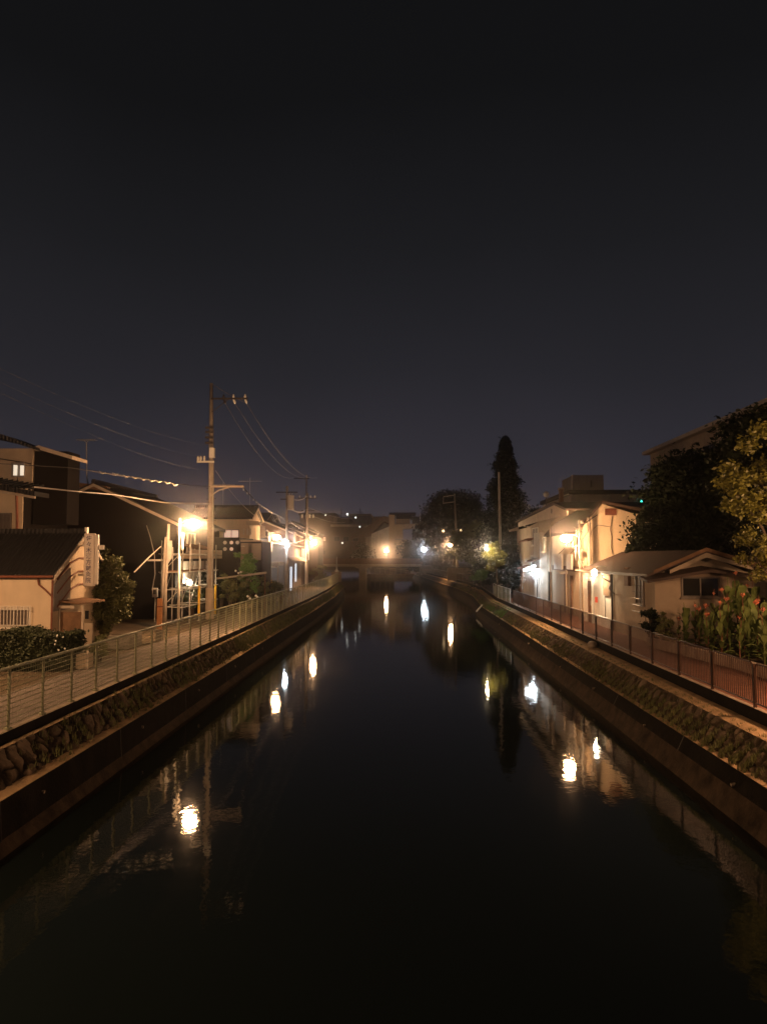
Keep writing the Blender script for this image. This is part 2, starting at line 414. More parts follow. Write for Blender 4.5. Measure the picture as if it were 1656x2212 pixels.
# water: one sheet with faint ripples
wm = bpy.data.materials.new("canal_water"); wm.use_nodes = True; t_ = wm.node_tree; b_ = t_.nodes["Principled BSDF"]
b_.inputs["Base Color"].default_value = (.005, .008, .008, 1); b_.inputs["Roughness"].default_value = .035; b_.inputs["IOR"].default_value = 1.33
c_ = t_.nodes.new("ShaderNodeTexCoord"); bump_prev = None
for sc_, st_, di_, mp_ in ((.55, 1.0, .005, (1, .55, 1)), (2.6, 1.0, .0028, (1, .7, 1)), (9.0, 1.0, .0009, (1, 1, 1))):
    mp = t_.nodes.new("ShaderNodeMapping"); mp.inputs["Scale"].default_value = mp_; t_.links.new(c_.outputs["Object"], mp.inputs[0])
    n = t_.nodes.new("ShaderNodeTexNoise"); n.inputs["Scale"].default_value = sc_; n.inputs["Detail"].default_value = 2; t_.links.new(mp.outputs[0], n.inputs["Vector"])
    bp = t_.nodes.new("ShaderNodeBump"); bp.inputs["Strength"].default_value = st_; bp.inputs["Distance"].default_value = di_
    t_.links.new(n.outputs["Fac"], bp.inputs["Height"])
    if bump_prev: t_.links.new(bump_prev.outputs[0], bp.inputs["Normal"])
    bump_prev = bp
t_.links.new(bump_prev.outputs[0], b_.inputs["Normal"])
wmb = MB(); wmb.add([(-60, -9, 0), (12, -9, 0), (12, 345, 0), (-60, 345, 0)], [(0, 1, 2, 3)])
wo = wmb.build("canal_water", wm); tag(wo, "dark still canal water with faint ripples", "water", kind="structure")

def offset(poly, d, side):
    out = []
    for i, p in enumerate(poly):
        a = Vector(poly[max(i-1, 0)]); b = Vector(poly[min(i+1, len(poly)-1)]); t = (b-a).normalized()
        nrm = Vector((t.y, -t.x))*side            # towards the water
        out.append((p[0]+nrm.x*d, p[1]+nrm.y*d))
    return out
def sweep(poly, prof, side, step=None):
    """prof: (offset to water, z) pairs -> strip mesh"""
    mb = MB(); rows = [[(x, y, z) for x, y in offset(poly, o, side)] for o, z in prof]
    n = len(poly); vs = [p for r in rows for p in r]
    fs = []
    for j in range(len(rows)-1):
        for i in range(n-1):
            a = j*n+i; fs.append((a, a+1, a+n+1, a+n) if side > 0 else (a, a+n, a+n+1, a+1))
    mb.add(vs, fs); return mb
def densify(poly, maxd):
    out = [poly[0]]
    for a, b in zip(poly[:-1], poly[1:]):
        L = math.hypot(b[0]-a[0], b[1]-a[1]); k = max(1, int(L/maxd))
        for i in range(1, k+1): out.append((a[0]+(b[0]-a[0])*i/k, a[1]+(b[1]-a[1])*i/k))
    return out

# ground sheets
gl = MB(); pl = LW+LFAR[1:]
gl.add([(x, y, 1.58) for x, y in pl]+[(-320, y, 1.58) for x, y in pl], [(i, i+1, len(pl)+i+1, len(pl)+i) for i in range(len(pl)-1)])
tag(gl.build("ground", M["soil"]), "bare ground behind the left bank", "ground", kind="structure")
gr = MB(); pr = RPATH
gr.add([(x, y, 1.58) for x, y in pr]+[(320, y, 1.58) for x, y in pr], [(i, len(pr)+i, len(pr)+i+1, i+1) for i in range(len(pr)-1)])
tag(gr.build("ground", M["soil"]), "bare ground behind the right bank", "ground", kind="structure")
gf = MB(); gf.box((-320, 330.5, 0), (320, 420, 1.575)); tag(gf.build("ground", M["soil"]), "dark ground beyond the end of the canal", "ground", kind="structure")
# paths
def strip(poly, d0, d1, z, side, m, name, label):
    o = sweep(densify(poly, 2), [(d1, z), (d0, z)][::1], side).build(name, m); return tag(o, label, "path", kind="structure")
strip(LPATH, -.02, -2.15, 1.60, 1, M["path"], "path", "asphalt path along the left bank behind the green fence")
strip([p for p in RPATH if p[1] < 66], -.02, -2.2, 1.60, -1, M["redpath"], "path", "reddish paved path along the right bank")
strip([p for p in RPATH if 66 <= p[1] < 190], -.02, -3.4, 1.60, -1, M["path"], "path", "path along the far right bank behind the dark fence")

# retaining walls
def rubble(poly, side, o0, z0, o1, z1, ymax, seed):
    dn = densify(poly, 1); pts = []; 
    y = poly[0][1]; P = np.array([(p[0], p[1]) for p in dn]); s = np.concatenate([[0], np.cumsum(np.hypot(*np.diff(P, axis=0).T))])
    q = []; d = 0
    while d < s[-1]:
        q.append(d); yy = np.interp(d, s, P[:, 1]); q_step = .045 if yy < 30 else (.09 if yy < 55 else .25); d += q_step
    Q = [(float(np.interp(a, s, P[:, 0])), float(np.interp(a, s, P[:, 1]))) for a in q]
    tn = [(Vector(Q[min(i+1, len(Q)-1)])-Vector(Q[max(i-1, 0)])).normalized() for i in range(len(Q))]
    nv = 20; vs = []; js = []
    L = math.hypot(o1-o0, z1-z0); no = (-(z1-z0)/L); nzz = (o1-o0)/L     # outward in (o,z)
    for j in range(nv+1):
        t = j/nv
        for i, (x, y) in enumerate(Q):
            o = o0+(o1-o0)*t; z = z0+(z1-z0)*t
            dist, _p = noise.voronoi(Vector((q[i]*2.9+seed+noise.noise(Vector((q[i]*1.3, t*2, 5)))*.5, t*L*2.3+noise.noise(Vector((q[i]*.9, t*3, 9)))*.6, seed)))
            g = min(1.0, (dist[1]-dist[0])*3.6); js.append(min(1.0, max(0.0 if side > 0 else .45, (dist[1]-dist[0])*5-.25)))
            k = (g-.55)*(.10 if side > 0 else .055)+noise.noise(Vector((q[i]*9, t*L*9, seed)))*.022
            k *= 1 if 0 < j < nv else .3
            nr = Vector((tn[i].y, -tn[i].x))*side
            vs.append((x+nr.x*(o+no*k), y+nr.y*(o+no*k), z+nzz*k))
    n = len(Q); fs = [((j*n+i, j*n+i+1, (j+1)*n+i+1, (j+1)*n+i) if side > 0 else (j*n+i, (j+1)*n+i, (j+1)*n+i+1, j*n+i+1)) for j in range(nv) for i in range(n-1)]
    mb = MB(); mb.v = vs; mb.f = fs; mb.j = js; return mb
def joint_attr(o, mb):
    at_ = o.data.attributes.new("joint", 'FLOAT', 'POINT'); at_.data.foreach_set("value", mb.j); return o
def ragged(poly, prof, side, amp, step=.35, seed=0.0, flatz=.4):
    dn = densify(poly, step); mb = sweep(dn, prof, side); n = len(dn); out = []
    for k, p in enumerate(mb.v):
        j = k//n
        if 0 < j < len(prof)-1 or amp > .03:
            a = noise.noise(Vector((p[1]*1.7+seed, j*3.1, seed)))*amp; out.append((p[0]+a*side*1.0, p[1], p[2]+a*flatz))
        else: out.append(p)
    mb.v = out; return mb
rw = thing("retaining_wall", (-7.5, 40, 0), "stone and concrete retaining wall below the green fence on the left bank", "wall")
sweep(densify(LW, 1), [(-.02, 1.605), (0, 1.66), (.16, 1.66)], 1).build("curb", M["curb"], rw); sweep(densify(LW, 1), [(.16, 1.66), (.165, 1.50)], 1).build("curb_shade_face", M["wall_low"], rw)  # face under the curb is coloured dark to hold its shade
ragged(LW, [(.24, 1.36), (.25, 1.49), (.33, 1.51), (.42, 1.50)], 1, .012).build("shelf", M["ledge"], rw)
sweep(densify(LW, 1), [(.155, 1.52), (.16, 1.34), (.245, 1.34), (.25, 1.46)], 1).build("gutter", M["wall_low"], rw)  # added dark channel, stands in for the shadow band below the curb
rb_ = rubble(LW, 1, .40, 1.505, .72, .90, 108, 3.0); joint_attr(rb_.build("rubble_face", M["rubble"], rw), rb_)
ragged(LW, [(.68, .915), (.80, .895), (.93, .87)], 1, .02, seed=2).build("ledge", M["ledge"], rw)
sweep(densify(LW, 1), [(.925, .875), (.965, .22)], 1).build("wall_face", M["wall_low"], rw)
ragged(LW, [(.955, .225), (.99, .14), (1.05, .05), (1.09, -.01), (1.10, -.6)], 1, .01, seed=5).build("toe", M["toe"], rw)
rw2 = thing("retaining_wall", (7.3, 60, 0), "sloping stone and concrete retaining wall below the brown railing on the right bank", "wall")
sweep(densify(RPATH, 1), [(-.02, 1.605), (0, 1.66), (.15, 1.66)], -1).build("curb", M["curb"], rw2); sweep(densify(RPATH, 1), [(.15, 1.66), (.155, 1.40)], -1).build("curb_shade_face", M["wall_low"], rw2)  # dark face again carries the shade below the curb top
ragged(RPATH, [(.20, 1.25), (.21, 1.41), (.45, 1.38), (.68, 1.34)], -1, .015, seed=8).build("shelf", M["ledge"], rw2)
sweep(densify(RPATH, 1), [(.145, 1.42), (.15, 1.24), (.205, 1.24), (.21, 1.38)], -1).build("gutter", M["wall_low"], rw2)  # added dark channel for the curb's shadow band on this bank
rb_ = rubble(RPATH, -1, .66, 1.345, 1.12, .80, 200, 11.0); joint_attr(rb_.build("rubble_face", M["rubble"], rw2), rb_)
ragged(RPATH, [(1.08, .81), (1.18, .79), (1.26, .775)], -1, .02, seed=12).build("ledge", M["ledge"], rw2)
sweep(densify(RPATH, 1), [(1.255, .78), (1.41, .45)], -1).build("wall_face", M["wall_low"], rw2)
for y, z in ((15.5, .55), (21, .5), (26.5, .55), (32, .5), (40, .55), (52, .5)):
    MB().tube([(XR(y)-1.20, y, z), (XR(y)-1.44, y, z-.03)], .035, 8).build("drain_pipe", M["curb"], rw2)
for y in np.arange(13.0, 100, 5.5):
    MB().tube([(XL(y)+.93, y, .86), (XL(y)+.97, y, .2)], .012, 4).build("joint", M["wire"], rw)
    MB().tube([(XR(y)-1.262, y, .77), (XR(y)-1.415, y, .44)], .012, 4).build("joint", M["wire"], rw2)
MB().tube([(XR(66)-1.2, 66, .9), (XR(66)-1.75, 65.6, .35)], .07, 8).build("overflow_pipe", M["white"], rw2)
for y in (14.5, 20, 25.5, 31, 37):
    MB().tube([(XL(y)+.85, y, .6), (XL(y)+.985, y, .58)], .035, 8).build("drain_pipe", M["curb"], rw)
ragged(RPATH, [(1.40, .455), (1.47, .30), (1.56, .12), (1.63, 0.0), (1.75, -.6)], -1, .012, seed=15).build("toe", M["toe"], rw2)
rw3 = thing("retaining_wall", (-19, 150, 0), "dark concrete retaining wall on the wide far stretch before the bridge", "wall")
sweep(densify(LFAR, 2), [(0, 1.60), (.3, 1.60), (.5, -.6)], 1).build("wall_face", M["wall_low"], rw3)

# near ledge weeds
def tufts(poly, side, o0, o1, z, y0, y1, n, hgt, m, name, label):
    mb = []; P = [p for p in densify(poly, .5) if y0 <= p[1] <= y1]; V = []; Fs = []
    for _ in range(n):
        p = P[int(random.random()**1.3*len(P)) % len(P)]; o = random.uniform(o0, o1)
        if noise.noise(Vector((p[1]*.35, side*4., .3))) < -.05 and random.random() < .8: continue
        if side > 0 and random.random() > (p[1]-13)/16: continue
        cx = p[0]+side*o if side > 0 else p[0]-o
        f = (o-o0)/(o1-o0+1e-6); cz = z[0]+(z[1]-z[0])*f
        for _k in range(4):
            a = random.uniform(0, 6.28); h = hgt*random.uniform(.4, 1.1); dx, dy = math.cos(a)*.012, math.sin(a)*.012
            bx, by = cx+random.uniform(-.05, .05), p[1]+random.uniform(-.12, .12); lx, ly = random.uniform(-.5, .5)*h, random.uniform(-.5, .5)*h
            k = len(V); V += [(bx-dx, by-dy, cz-.02), (bx+dx, by+dy, cz-.02), (bx+lx, by+ly, cz+h)]; Fs.append((k, k+1, k+2))
    q = MB(); q.v = V; q.f = Fs; return tag(q.build(name, m), label, "grass", kind="stuff")
tufts(LPATH, 1, .38, .86, (1.5, .9), 13, 104, 8500, .13, M["leafo"], "grass", "dry grass tufts rooted in the left stone bank")
tufts([p for p in RPATH if p[1] < 110], -1, .5, 1.25, (1.36, .8), 14, 108, 6000, .12, M["leafo"], "grass", "dry grass tufts rooted in the right stone bank")
tufts([p for p in RPATH if p[1] < 110], -1, .5, 1.15, (1.36, .85), 53, 63, 900, .13, M["leafg"], "grass", "bright green weeds on the ledge under the white lamp")

# ================================================================ FENCES
lf = thing("green_fence", (-7.65, 15, 1.66), "green metal fence with horizontal wires along the left bank path", "fence", None)
pm = MB().cyl((0, 0, 0), (0, 0, 1.2), .032, 8).cbox((0, 0, .02), (.12, .10, .04))
me0 = None; ys = [14.86+1.41*k for k in range(-5, 64)]; ys = [y for y in ys if y < 104]
for y in ys:
    if me0 is None:
        o = pm.build("post", M["greenpaint"], None, smooth=False); me0 = o.data
    else:
        o = bpy.data.objects.new("post", me0); COL.objects.link(o)
    o.parent = lf; o.location = (XL(y)+.07+7.65, y-15, 0)
MB().tube([(XL(y)+.07, y, 2.84) for y in ys], .034, 8).build("top_rail", M["greenpaint"], lf, smooth=True)
wr = MB()
for k in range(11):
    z = 1.74+k*.1; wr.tube([(XL(y)+.07, y, z) for y in ys], .009, 4, False)
y = ys[0]
while y < 55:
    wr.tube([(XL(y)+.073, y, 1.72), (XL(y)+.073, y, 2.80)], .003, 3, False); y += .10
wr.build("wire_panel", M["greenpaint"], lf)

def bar_fence(name, label, ys, xf, z0, h, step, m="brownpaint", off=.07, br=.009, sgn=-1):
    t = thing(name, (xf(ys[0])+sgn*off, ys[0], z0), label, "fence")
    for y in ys:
        x = xf(y)+sgn*off
        MB().cbox((x, y, z0+h/2-.06), (.06, .06, h+.12-.04)).build("post", M[m], t)
    for a, b in zip(ys[:-1], ys[1:]):
        xa, xb = xf(a)+sgn*off, xf(b)+sgn*off; p = MB(); L = b-a; X = lambda y: xa+(xb-xa)*(y-a)/L
        g = .07; c = .09
        p.tube([(X(a+g), a+g, z0+.1), (X(a+g), a+g, z0+h-c), (X(a+g+.03), a+g+.03, z0+h-.03), (X(a+g+c), a+g+c, z0+h), (X(b-g-c), b-g-c, z0+h), (X(b-g-.03), b-g-.03, z0+h-.03), (X(b-g), b-g, z0+h-c), (X(b-g), b-g, z0+.1), (X(a+g), a+g, z0+.1)], .022, 7)
        n = max(2, int((L-2*g)/step))
        for i in range(1, n):
            y = a+g+(L-2*g)*i/n; p.cbox((X(y), y, z0+.1+(h-.1)/2), (.015, .015, h-.1))
        p.build("panel", M[m], t)
    return t
rys = [12.75+2.33*k for k in range(0, 19)]
bar_fence("railing", "dark brown metal railing with upright bars beside the red path", rys, XR, 1.66, .98, .105)
bar_fence("railing", "smaller far railing on the curved right bank before the bridge", [84+4.0*k for k in range(0, 27)], XR, 1.66, 1.0, .35)
# mesh fence link between both
t = thing("mesh_fence", (XR(60), 60, 1.66), "short pale mesh fence between the brown railing and the far railing", "fence")
yy = [56.2, 58.6, 61.0, 63.4, 65.8, 68.2]
MB().tube([(XR(y)-.07, y, 2.66) for y in yy], .025, 6).build("top_rail", M["steel"], t)
for y in yy: MB().cyl((XR(y)-.07, y, 1.62), (XR(y)-.07, y, 2.68), .03, 6).build("post", M["steel"], t)
g = MB(); y = 56.2
while y < 68.1: g.tube([(XR(y)-.07, y, 1.72), (XR(y)-.07, y, 2.62)], .006, 3, False); y += .14
for k in range(8): g.tube([(XR(a)-.07, a, 1.74+k*.12) for a in yy], .006, 3, False)
g.build("wire_panel", M["greenpaint"], t)

# ================================================================ STREET LAMPS
def street_lamp(label, head, polexy, ztop, power, kind="sodium", side=1, lit=True, radius=.14, ballast=True, group="street lamps along the canal", armz=.35, pr=.055, name="street_lamp", color=None, pm_="wpole", ls=1.0):
    hx, hy, hz = head; x, y = polexy
    t = thing(name, (x, y, G0), label, "street lamp", group)
    MB().tube([(x, y, G0-.1), (x, y, G0+2.2), (x, y, ztop)], [pr*1.25, pr*1.1, pr*.85], 10).build("pole", M[pm_], t, smooth=True)
    d = Vector((hx-x, hy-y, 0)); L = d.length; zt = hz+.16
    arm = MB().tube([(x, y, zt-armz*.9), Vector((x, y, zt-armz*.25))+d*.12, Vector((x, y, zt))+d*.35, Vector((x, y, zt+.02))+d*.75, (hx, hy, zt)], .022, 6)
    arm.build("arm", M["steel"], t, smooth=True)
    if ballast:
        u = d.normalized()*.19 if L > 0 else Vector((.2, 0, 0)); cx, cy_ = x+u.x, y+u.y
        MB().tube([(cx, cy_, zt-1.35), (cx, cy_, zt-1.3), (cx, cy_, zt-.62), (cx, cy_, zt-.56)], [.03, .06, .06, .03], 8).tube([(x, y, zt-.75), (cx, cy_, zt-.75)], .015, 5).tube([(x, y, zt-1.15), (cx, cy_, zt-1.15)], .015, 5).build("ballast_box", M["wpole"], t, smooth=True)
    MB().tube([(hx, hy, hz+.22), (hx, hy, hz+.17), (hx, hy, hz+.12), (hx, hy, hz+.09)], [.03, .06, .10*ls, .13*ls], 14).build("lamp_shade", M["steel"], t, smooth=True)
    k = power/PW; lm = mat("sodium_lamp_glass_%d" % round(k*100), (.5, .5, .5), .5, 0, emit=color or (1.0, .54, .25), es=PWL*k)
    MB().ball((hx, hy, hz-.02), (.30*ls, .28*ls, .18*ls), 12, 8).build("lens", lm, t, smooth=True)
    return t
PW = 2300
# left bank lamps
h = at(418, 1131, 33.8); street_lamp("sodium street lamp in front of the scaffold, nearest on the left bank", h, (h.x-.75, 34.3), 6.75, PW)
h = at(598, 1160, 61.0); street_lamp("sodium street lamp with curved pole left of the white pole lamp", h, (h.x-.62, 61.2), 6.7, PW*.38, ballast=True)
h = at(677, 1172, 82.5); street_lamp("sodium street lamp beside the far utility poles on the left bank", h, (h.x-.85, 82.6), 6.8, PW*1.1)
h = at(408, 1258, 43.5)
# right bank
h = at(1222, 1162, 40.6); street_lamp("sodium street lamp with goose neck in front of the cream two storey house", h, (h.x+.66, 40.4), 6.95, PW*.7)
h = at(972, 1177, 121); street_lamp("far sodium street lamp under the round tree on the right bank", h, (h.x+.95, 121), 7.2, PW*1.5)
h = at(1285, 1237, 38.9)
# lamps standing just outside the photograph, at the near ends of both paths
street_lamp("sodium street lamp beside the near cream house", (-13.2, 19.5, 6.6), (-14.1, 19.5), 6.9, PW*.8, group="street lamps by the near bridge")
street_lamp("sodium street lamp at the near end of the left path", (-8.9, 7.5, 6.4), (-9.7, 7.5), 6.7, PW*1.0, group="street lamps by the near bridge")
street_lamp("sodium street lamp at the near end of the red path", (10.4, 14.8, 5.3), (11.3, 14.8), 5.6, PW*.95, color=(1.0, .50, .24), group="street lamps by the near bridge")
street_lamp("sodium street lamp half hidden by leaves at the right edge", (13.3, 23.4, 5.7), (14.2, 23.4), 6.0, PW*.2, group="street lamps by the near bridge")
# white lamps
def led_tilt(label, head, foot, power, r=(.46, .2, .11)):
    t = thing("street_lamp", foot, label, "street lamp", "street lamps along the canal"); hx, hy, hz = head
    MB().tube([(foot[0], foot[1], G0-.1), (foot[0]+.0, foot[1], 3.0), (hx-.42, hy, hz-.10)], [.045, .04, .03], 8).build("pole", M["wood"], t, smooth=True)
    s = MB().ball((0, 0, 0), r, 14, 8); rot = Matrix.Rotation(R(-22), 3, 'Y')
    s.v = [tuple(rot @ Vector(p)+Vector((hx, hy, hz))) for p in s.v]; s.build("lens", M["lensL"], t, smooth=True)
    s = MB().ball((0, 0, .0), (r[0]*1.06, r[1]*1.2, .06), 14, 6); s.v = [tuple(rot @ Vector(p)+Vector((hx, hy, hz+.12))) for p in s.v]; s.build("lamp_shade", M["wpole"], t, smooth=True)
    lamp_light("lamp_light", (hx+.05, hy-.05, hz-.30), power, LED, t, .13); return t
h = at(1143, 1227, 52.5); led_tilt("low white street lamp tilted over the brown railing by the row houses", h, (h.x-.55, 52.6, G0), 110)
h = at(617, 1170, 70.0)
t = thing("utility_pole", (h.x, 70.6, G0), "second utility pole on the left with a transformer and a white lamp", "utility pole", "utility poles on the left bank")
MB().tube([(h.x, 70.6, G0-.1), (h.x, 70.6, 11.6)], [.17, .11], 10).build("pole", M["pole"], t, smooth=True)
MB().tube([(h.x, 70.6, 6.2), (h.x, 70.2, 6.55), (h.x+.03, 69.9, 6.5)], .03, 6).build("bracket", M["steel"], t)
MB().ball((h.x+.03, 69.85, 6.38), (.24, .3, .1), 12, 8).build("lamp", M["lensL"], t, smooth=True)
lamp_light("lamp_light", (h.x+.05, 69.8, 6.1), 380, LED, t, .13)
q = at(628, 1085, 70.4); MB().cyl((q.x, 70.4, 9.35), (q.x, 70.4, 10.6), .30, 14).cyl((q.x, 70.4, 10.6), (q.x, 70.4, 10.68), .34, 14).cyl((q.x-.12, 70.4, 10.68), (q.x-.12, 70.4, 10.9), .03, 6).cyl((q.x+.12, 70.4, 10.68), (q.x+.12, 70.4, 10.9), .03, 6).build("transformer", M["plastic"], t, smooth=False)
MB().box((h.x-1.0, 70.5, 10.95), (h.x+1.0, 70.6, 11.05)).box((h.x-.6, 70.5, 10.3), (h.x+.2, 70.6, 10.4)).build("crossarm", M["dsteel"], t)
h = at(915, 1186, 172); t = thing("street_lamp", (h.x, 172, G0), "bright white lamp on a thin pole in the far dark shrubs", "street lamp", "white lamps beyond the right railing")
MB().cyl((h.x, 172.5, G0), (h.x, 172.5, h.z), .05, 6).build("pole", M["dsteel"], t); MB().ball(h, (.62, .4, .55), 12, 8).build("lens", M["lensL"], t, smooth=True)
lamp_light("lamp_light", (h.x, 171.4, h.z), 900, LED, t, .3)
h = at(922, 1171, 174); t = thing("street_lamp", (h.x, 174, G0), "smaller white lamp just above the brightest far white lamp", "street lamp", "white lamps beyond the right railing")
MB().cyl((h.x, 174.5, G0), (h.x, 174.5, h.z), .05, 6).build("pole", M["dsteel"], t); MB().ball(h, .33, 12, 8).build("lens", M["lensL"], t, smooth=True)
h = at(834, 1190, 188); t = thing("street_lamp", (h.x, 188, G0), "small sodium lamp in front of the far white house", "street lamp", "street lamps along the canal")
MB().cyl((h.x+.5, 188.2, G0), (h.x+.5, 188.2, h.z+.2), .06, 6).build("pole", M["dsteel"], t); MB().ball(h, (.5, .4, .4), 12, 8).build("lens", M["lensS"], t, smooth=True)
lamp_light("lamp_light", (h.x, 187.4, h.z), 2600, SODIUM, t, .3)
# ================================================================ LEFT BANK BUILDINGS
# near cream annex with gable towards the canal
def side_house_left():
    L = -12.5; y0, y1 = 27.0, 32.0; ze, zr = 4.32, 5.8
    t = gable_house("clinic_house", "low cream house with black tiled roof behind the hedge", -19.5, L, y0, y1, ze, zr, 'x', "cream", "roof", over=.16)
    win_y(t, -4, 1312, 68, 1353, y0, mull=1, pm="curtain", fm="wframe")
    g = MB(); a = at(-8, 1357, y0); b = at(73, 1309, y0)
    x = a.x
    while x < b.x: g.cbox((x, y0-.17, (a.z+b.z)/2), (.02, .02, b.z-a.z)); x += .12
    for z in (a.z, a.z+.12, b.z-.12, b.z): g.box((a.x, y0-.18, z-.012), (b.x, y0-.155, z+.012))
    g.build("window_grille", M["wframe"], t)
    MB().tube([(L+.06, y0-.06, 4.3), (L+.06, y0-.06, G0)], .035, 8).tube([at(82, 1246, 26.9), at(84, 1262, 26.9), at(99, 1275, 26.95), (L+.06, y0-.06, 3.6)], .035, 8).build("downpipe", M["rust"], t)
    MB().tube([(-19.6, y0-.22, ze-.02), (L+.15, y0-.22, ze-.02)], .05, 8).build("gutter", M["rust"], t)
    # curved brown boards on the gable
    bd = MB()
    for z, yb in ((4.95, 30.0), (4.45, 30.4), (3.95, 30.6)):
        bd.tube([(L+.03, y0+.4, z-.75), (L+.03, y0+1.4, z-.2), (L+.03, y0+2.2, z), (L+.03, yb+1.2, z)], .035, 5)
    bd.box((L+.01, 30.75, 3.5), (L+.05, 30.85, 5.0)); bd.build("timber_trim", M["rust"], t)
    gp = MB(); gp.prism([(L+.004, y0+.1, 3.05), (L+.004, y0+1.5, 3.05), (L+.004, y0+1.5, 4.6), (L+.004, y0+.1, 4.0)], (.03, 0, 0)); gp.build("gable_panel", M["grey"], t)
    for yy, zz in ((29.45, 5.98), (29.6, 5.75)): MB().cbox((L+.2, yy, zz), (.10, .14, .34)).build("ridge_tile", M["plastic"], t)
    # porch
    MB().prism([(L+.02, y0+.55, 3.42), (L+.8, y0+.7, 3.33), (L+.8, y0+.7, 3.27), (L+.02, y0+.55, 3.36)], (0, 2.2, 0)).build("porch_roof", M["wood"], t)
    MB().box((L+.02, y0+.5, 3.14), (L+.62, y0+.58, 3.24)).build("porch_beam", M["fascia"], t)
    MB().box((L+.08, y0+.62, G0), (L+.82, y0+.68, 3.0)).build("door", M["wood"], t)
    MB().box((L+.85, y0+.59, G0-.02), (L+.92, y0+.66, 3.24)).build("door_post", M["fascia"], t); MB().box((L+.02, y0+.59, G0-.02), (L+.07, y0+.66, 3.13)).build("door_post", M["fascia"], t)
    MB().box((L+.97, y0+.62, 2.75), (L+1.1, y0+.65, 3.05)).build("small_window", M["pane"], t)
    MB().box((L+.95, y0+.6, G0), (L+1.25, y0+.66, 2.6)).build("fence_panel", M["tan"], t)
    return t
side_house_left()
# vertical sign
sg = thing("sign_board", at(196, 1266, 28.9), "upright cream signboard with a column of dark Japanese characters", "sign")
a = at(180, 1267, 28.9); b = at(205.5, 1152, 28.9)
MB().box((a.x, 28.86, a.z), (b.x+.02, 29.06, b.z)).build("board", M["board"], sg, bevel=.05)
MB().box((b.x+.021, 28.88, a.z+.08), (b.x+.13, 29.03, b.z-.05)).build("edge_panel", M["plastic"], sg, bevel=.01)
MB().box((a.x-.28, 29.07, b.z-.5), (a.x+.1, 29.12, b.z-.42)).box((a.x-.28, 29.07, a.z+.4), (a.x+.1, 29.12, a.z+.48)).box((b.x+.14, 28.95, b.z-.62), (b.x+.34, 29.0, b.z-.45)).build("bracket", M["plastic"], sg)
for i, ch in enumerate("佐々木漢方鍼灸院"):
    cu = bpy.data.curves.new("lettering", 'FONT'); cu.body = ch; cu.size = .215; cu.align_x = 'CENTER'; cu.align_y = 'CENTER'; cu.extrude = .002; cu.offset = .002
    tmp = bpy.data.objects.new("lettering", cu); COL.objects.link(tmp)
    bpy.context.view_layer.update(); dg = bpy.context.evaluated_depsgraph_get()
    me = bpy.data.meshes.new_from_object(tmp.evaluated_get(dg)); bpy.data.objects.remove(tmp)
    me.materials.clear(); me.materials.append(M["text"])
    o = bpy.data.objects.new("lettering", me); COL.objects.link(o); o.parent = sg
    o.rotation_euler = (R(90), 0, 0); p = Vector(((a.x+b.x)/2, 28.855, b.z-.2-i*.228)); o.location = p-wloc(sg)
# roof cone spot and white horn shapes beside the sign
t = thing("roof_ornament", at(170, 1168, 29.5), "small pale end tile on the ridge left of the signboard", "roof tile")
MB().tube([at(167, 1174, 29.45), at(168.5, 1166, 29.45), at(169, 1160, 29.45)], [.10, .07, .02], 8).build("tile", M["plastic"], t)

# tall house, far left
t = gable_house("tall_house", "tall house at the left edge with a lit twin window and an outdoor unit", -24.5, -17.15, 34.0, 38.5, 5.0+(1203-1052)/F*34-.02, 5.0+(1203-1052)/F*34+.1, 'x', "cream", "roof", over=.05, fascia=False)
MB().box((-17.148, 34.06, G0), (-17.10, 38.5, 8.0)).build("wall_cladding", M["dark"], t)
a = at(-60, 1052, 34.6); b = at(72, 950, 34.6)
MB().box((a.x, 34.6, 8.0), (b.x, 36.0, 10.0)).build("attic_wall", M["tan"], t)
MB().prism([at(-60, 925, 34.2), at(4, 938, 34.2), at(80, 967, 34.2), at(80, 972, 34.2), at(4, 948, 34.2), at(-60, 934, 34.2)], (0, 2.0, 0)).build("attic_roof", M["roof"], t)
MB().prism([at(-80, 1036, 33.3), at(75, 1061, 33.3), at(75, 1071, 33.3), at(-80, 1044, 33.3)], (0, 1.6, 0)).build("eave", M["roof"], t)
MB().prism([at(-80, 1046, 33.35), at(76, 1072, 33.35), at(76, 1077, 33.35), at(-80, 1052, 33.35)], (0, .06, 0)).build("fascia", M["fascia"], t)
g = MB(); x = at(-40, 1066, 33.3).x
while x < at(74, 1066, 33.3).x: g.tube([(x, 33.25, CAMZ+(1203-1046-(x*F/33.3+870)*.17)/F*33.3), (x, 34.6, CAMZ+(1203-1046-(x*F/33.3+870)*.17)/F*33.3+.3)], .045, 6); x += .24
g.build("eave_tiles", M["roof"], t)
f = win_y(t, 26, 999, 56, 1031, 34.6, mull=0, fm="frame", pm="frame", sill=False)
for (p0, p1) in ((30, 38.5), (44.5, 52.5)):
    a = at(p0, 1027, 34.5); b = at(p1, 1004, 34.5); MB().box((a.x, 34.47, a.z), (b.x, 34.5, b.z)).build("lit_pane", M["winlitw"], f)
f = win_y(t, -30, 1108, 27, 1150, 34.0, mull=2, pm="curtain", sill=True)
MB().tube([at(36, 1062, 33.95), at(37.5, 1110, 33.95), at(37.5, 1187, 33.95)], .06, 8).build("downpipe", M["rust"], t)
MB().tube([at(-20, 988, 34.55), at(20, 994, 34.55), at(68, 1002, 34.55)], .025, 5).tube([at(36, 996, 34.55), at(35, 1020, 34.55), at(40, 1042, 34.55)], .02, 5).build("wall_cable", M["dsteel"], t)
ac = thing("outdoor_unit", at(14, 1190, 33.4), "pale air conditioner outdoor unit hanging on the tall left house", "air conditioner")
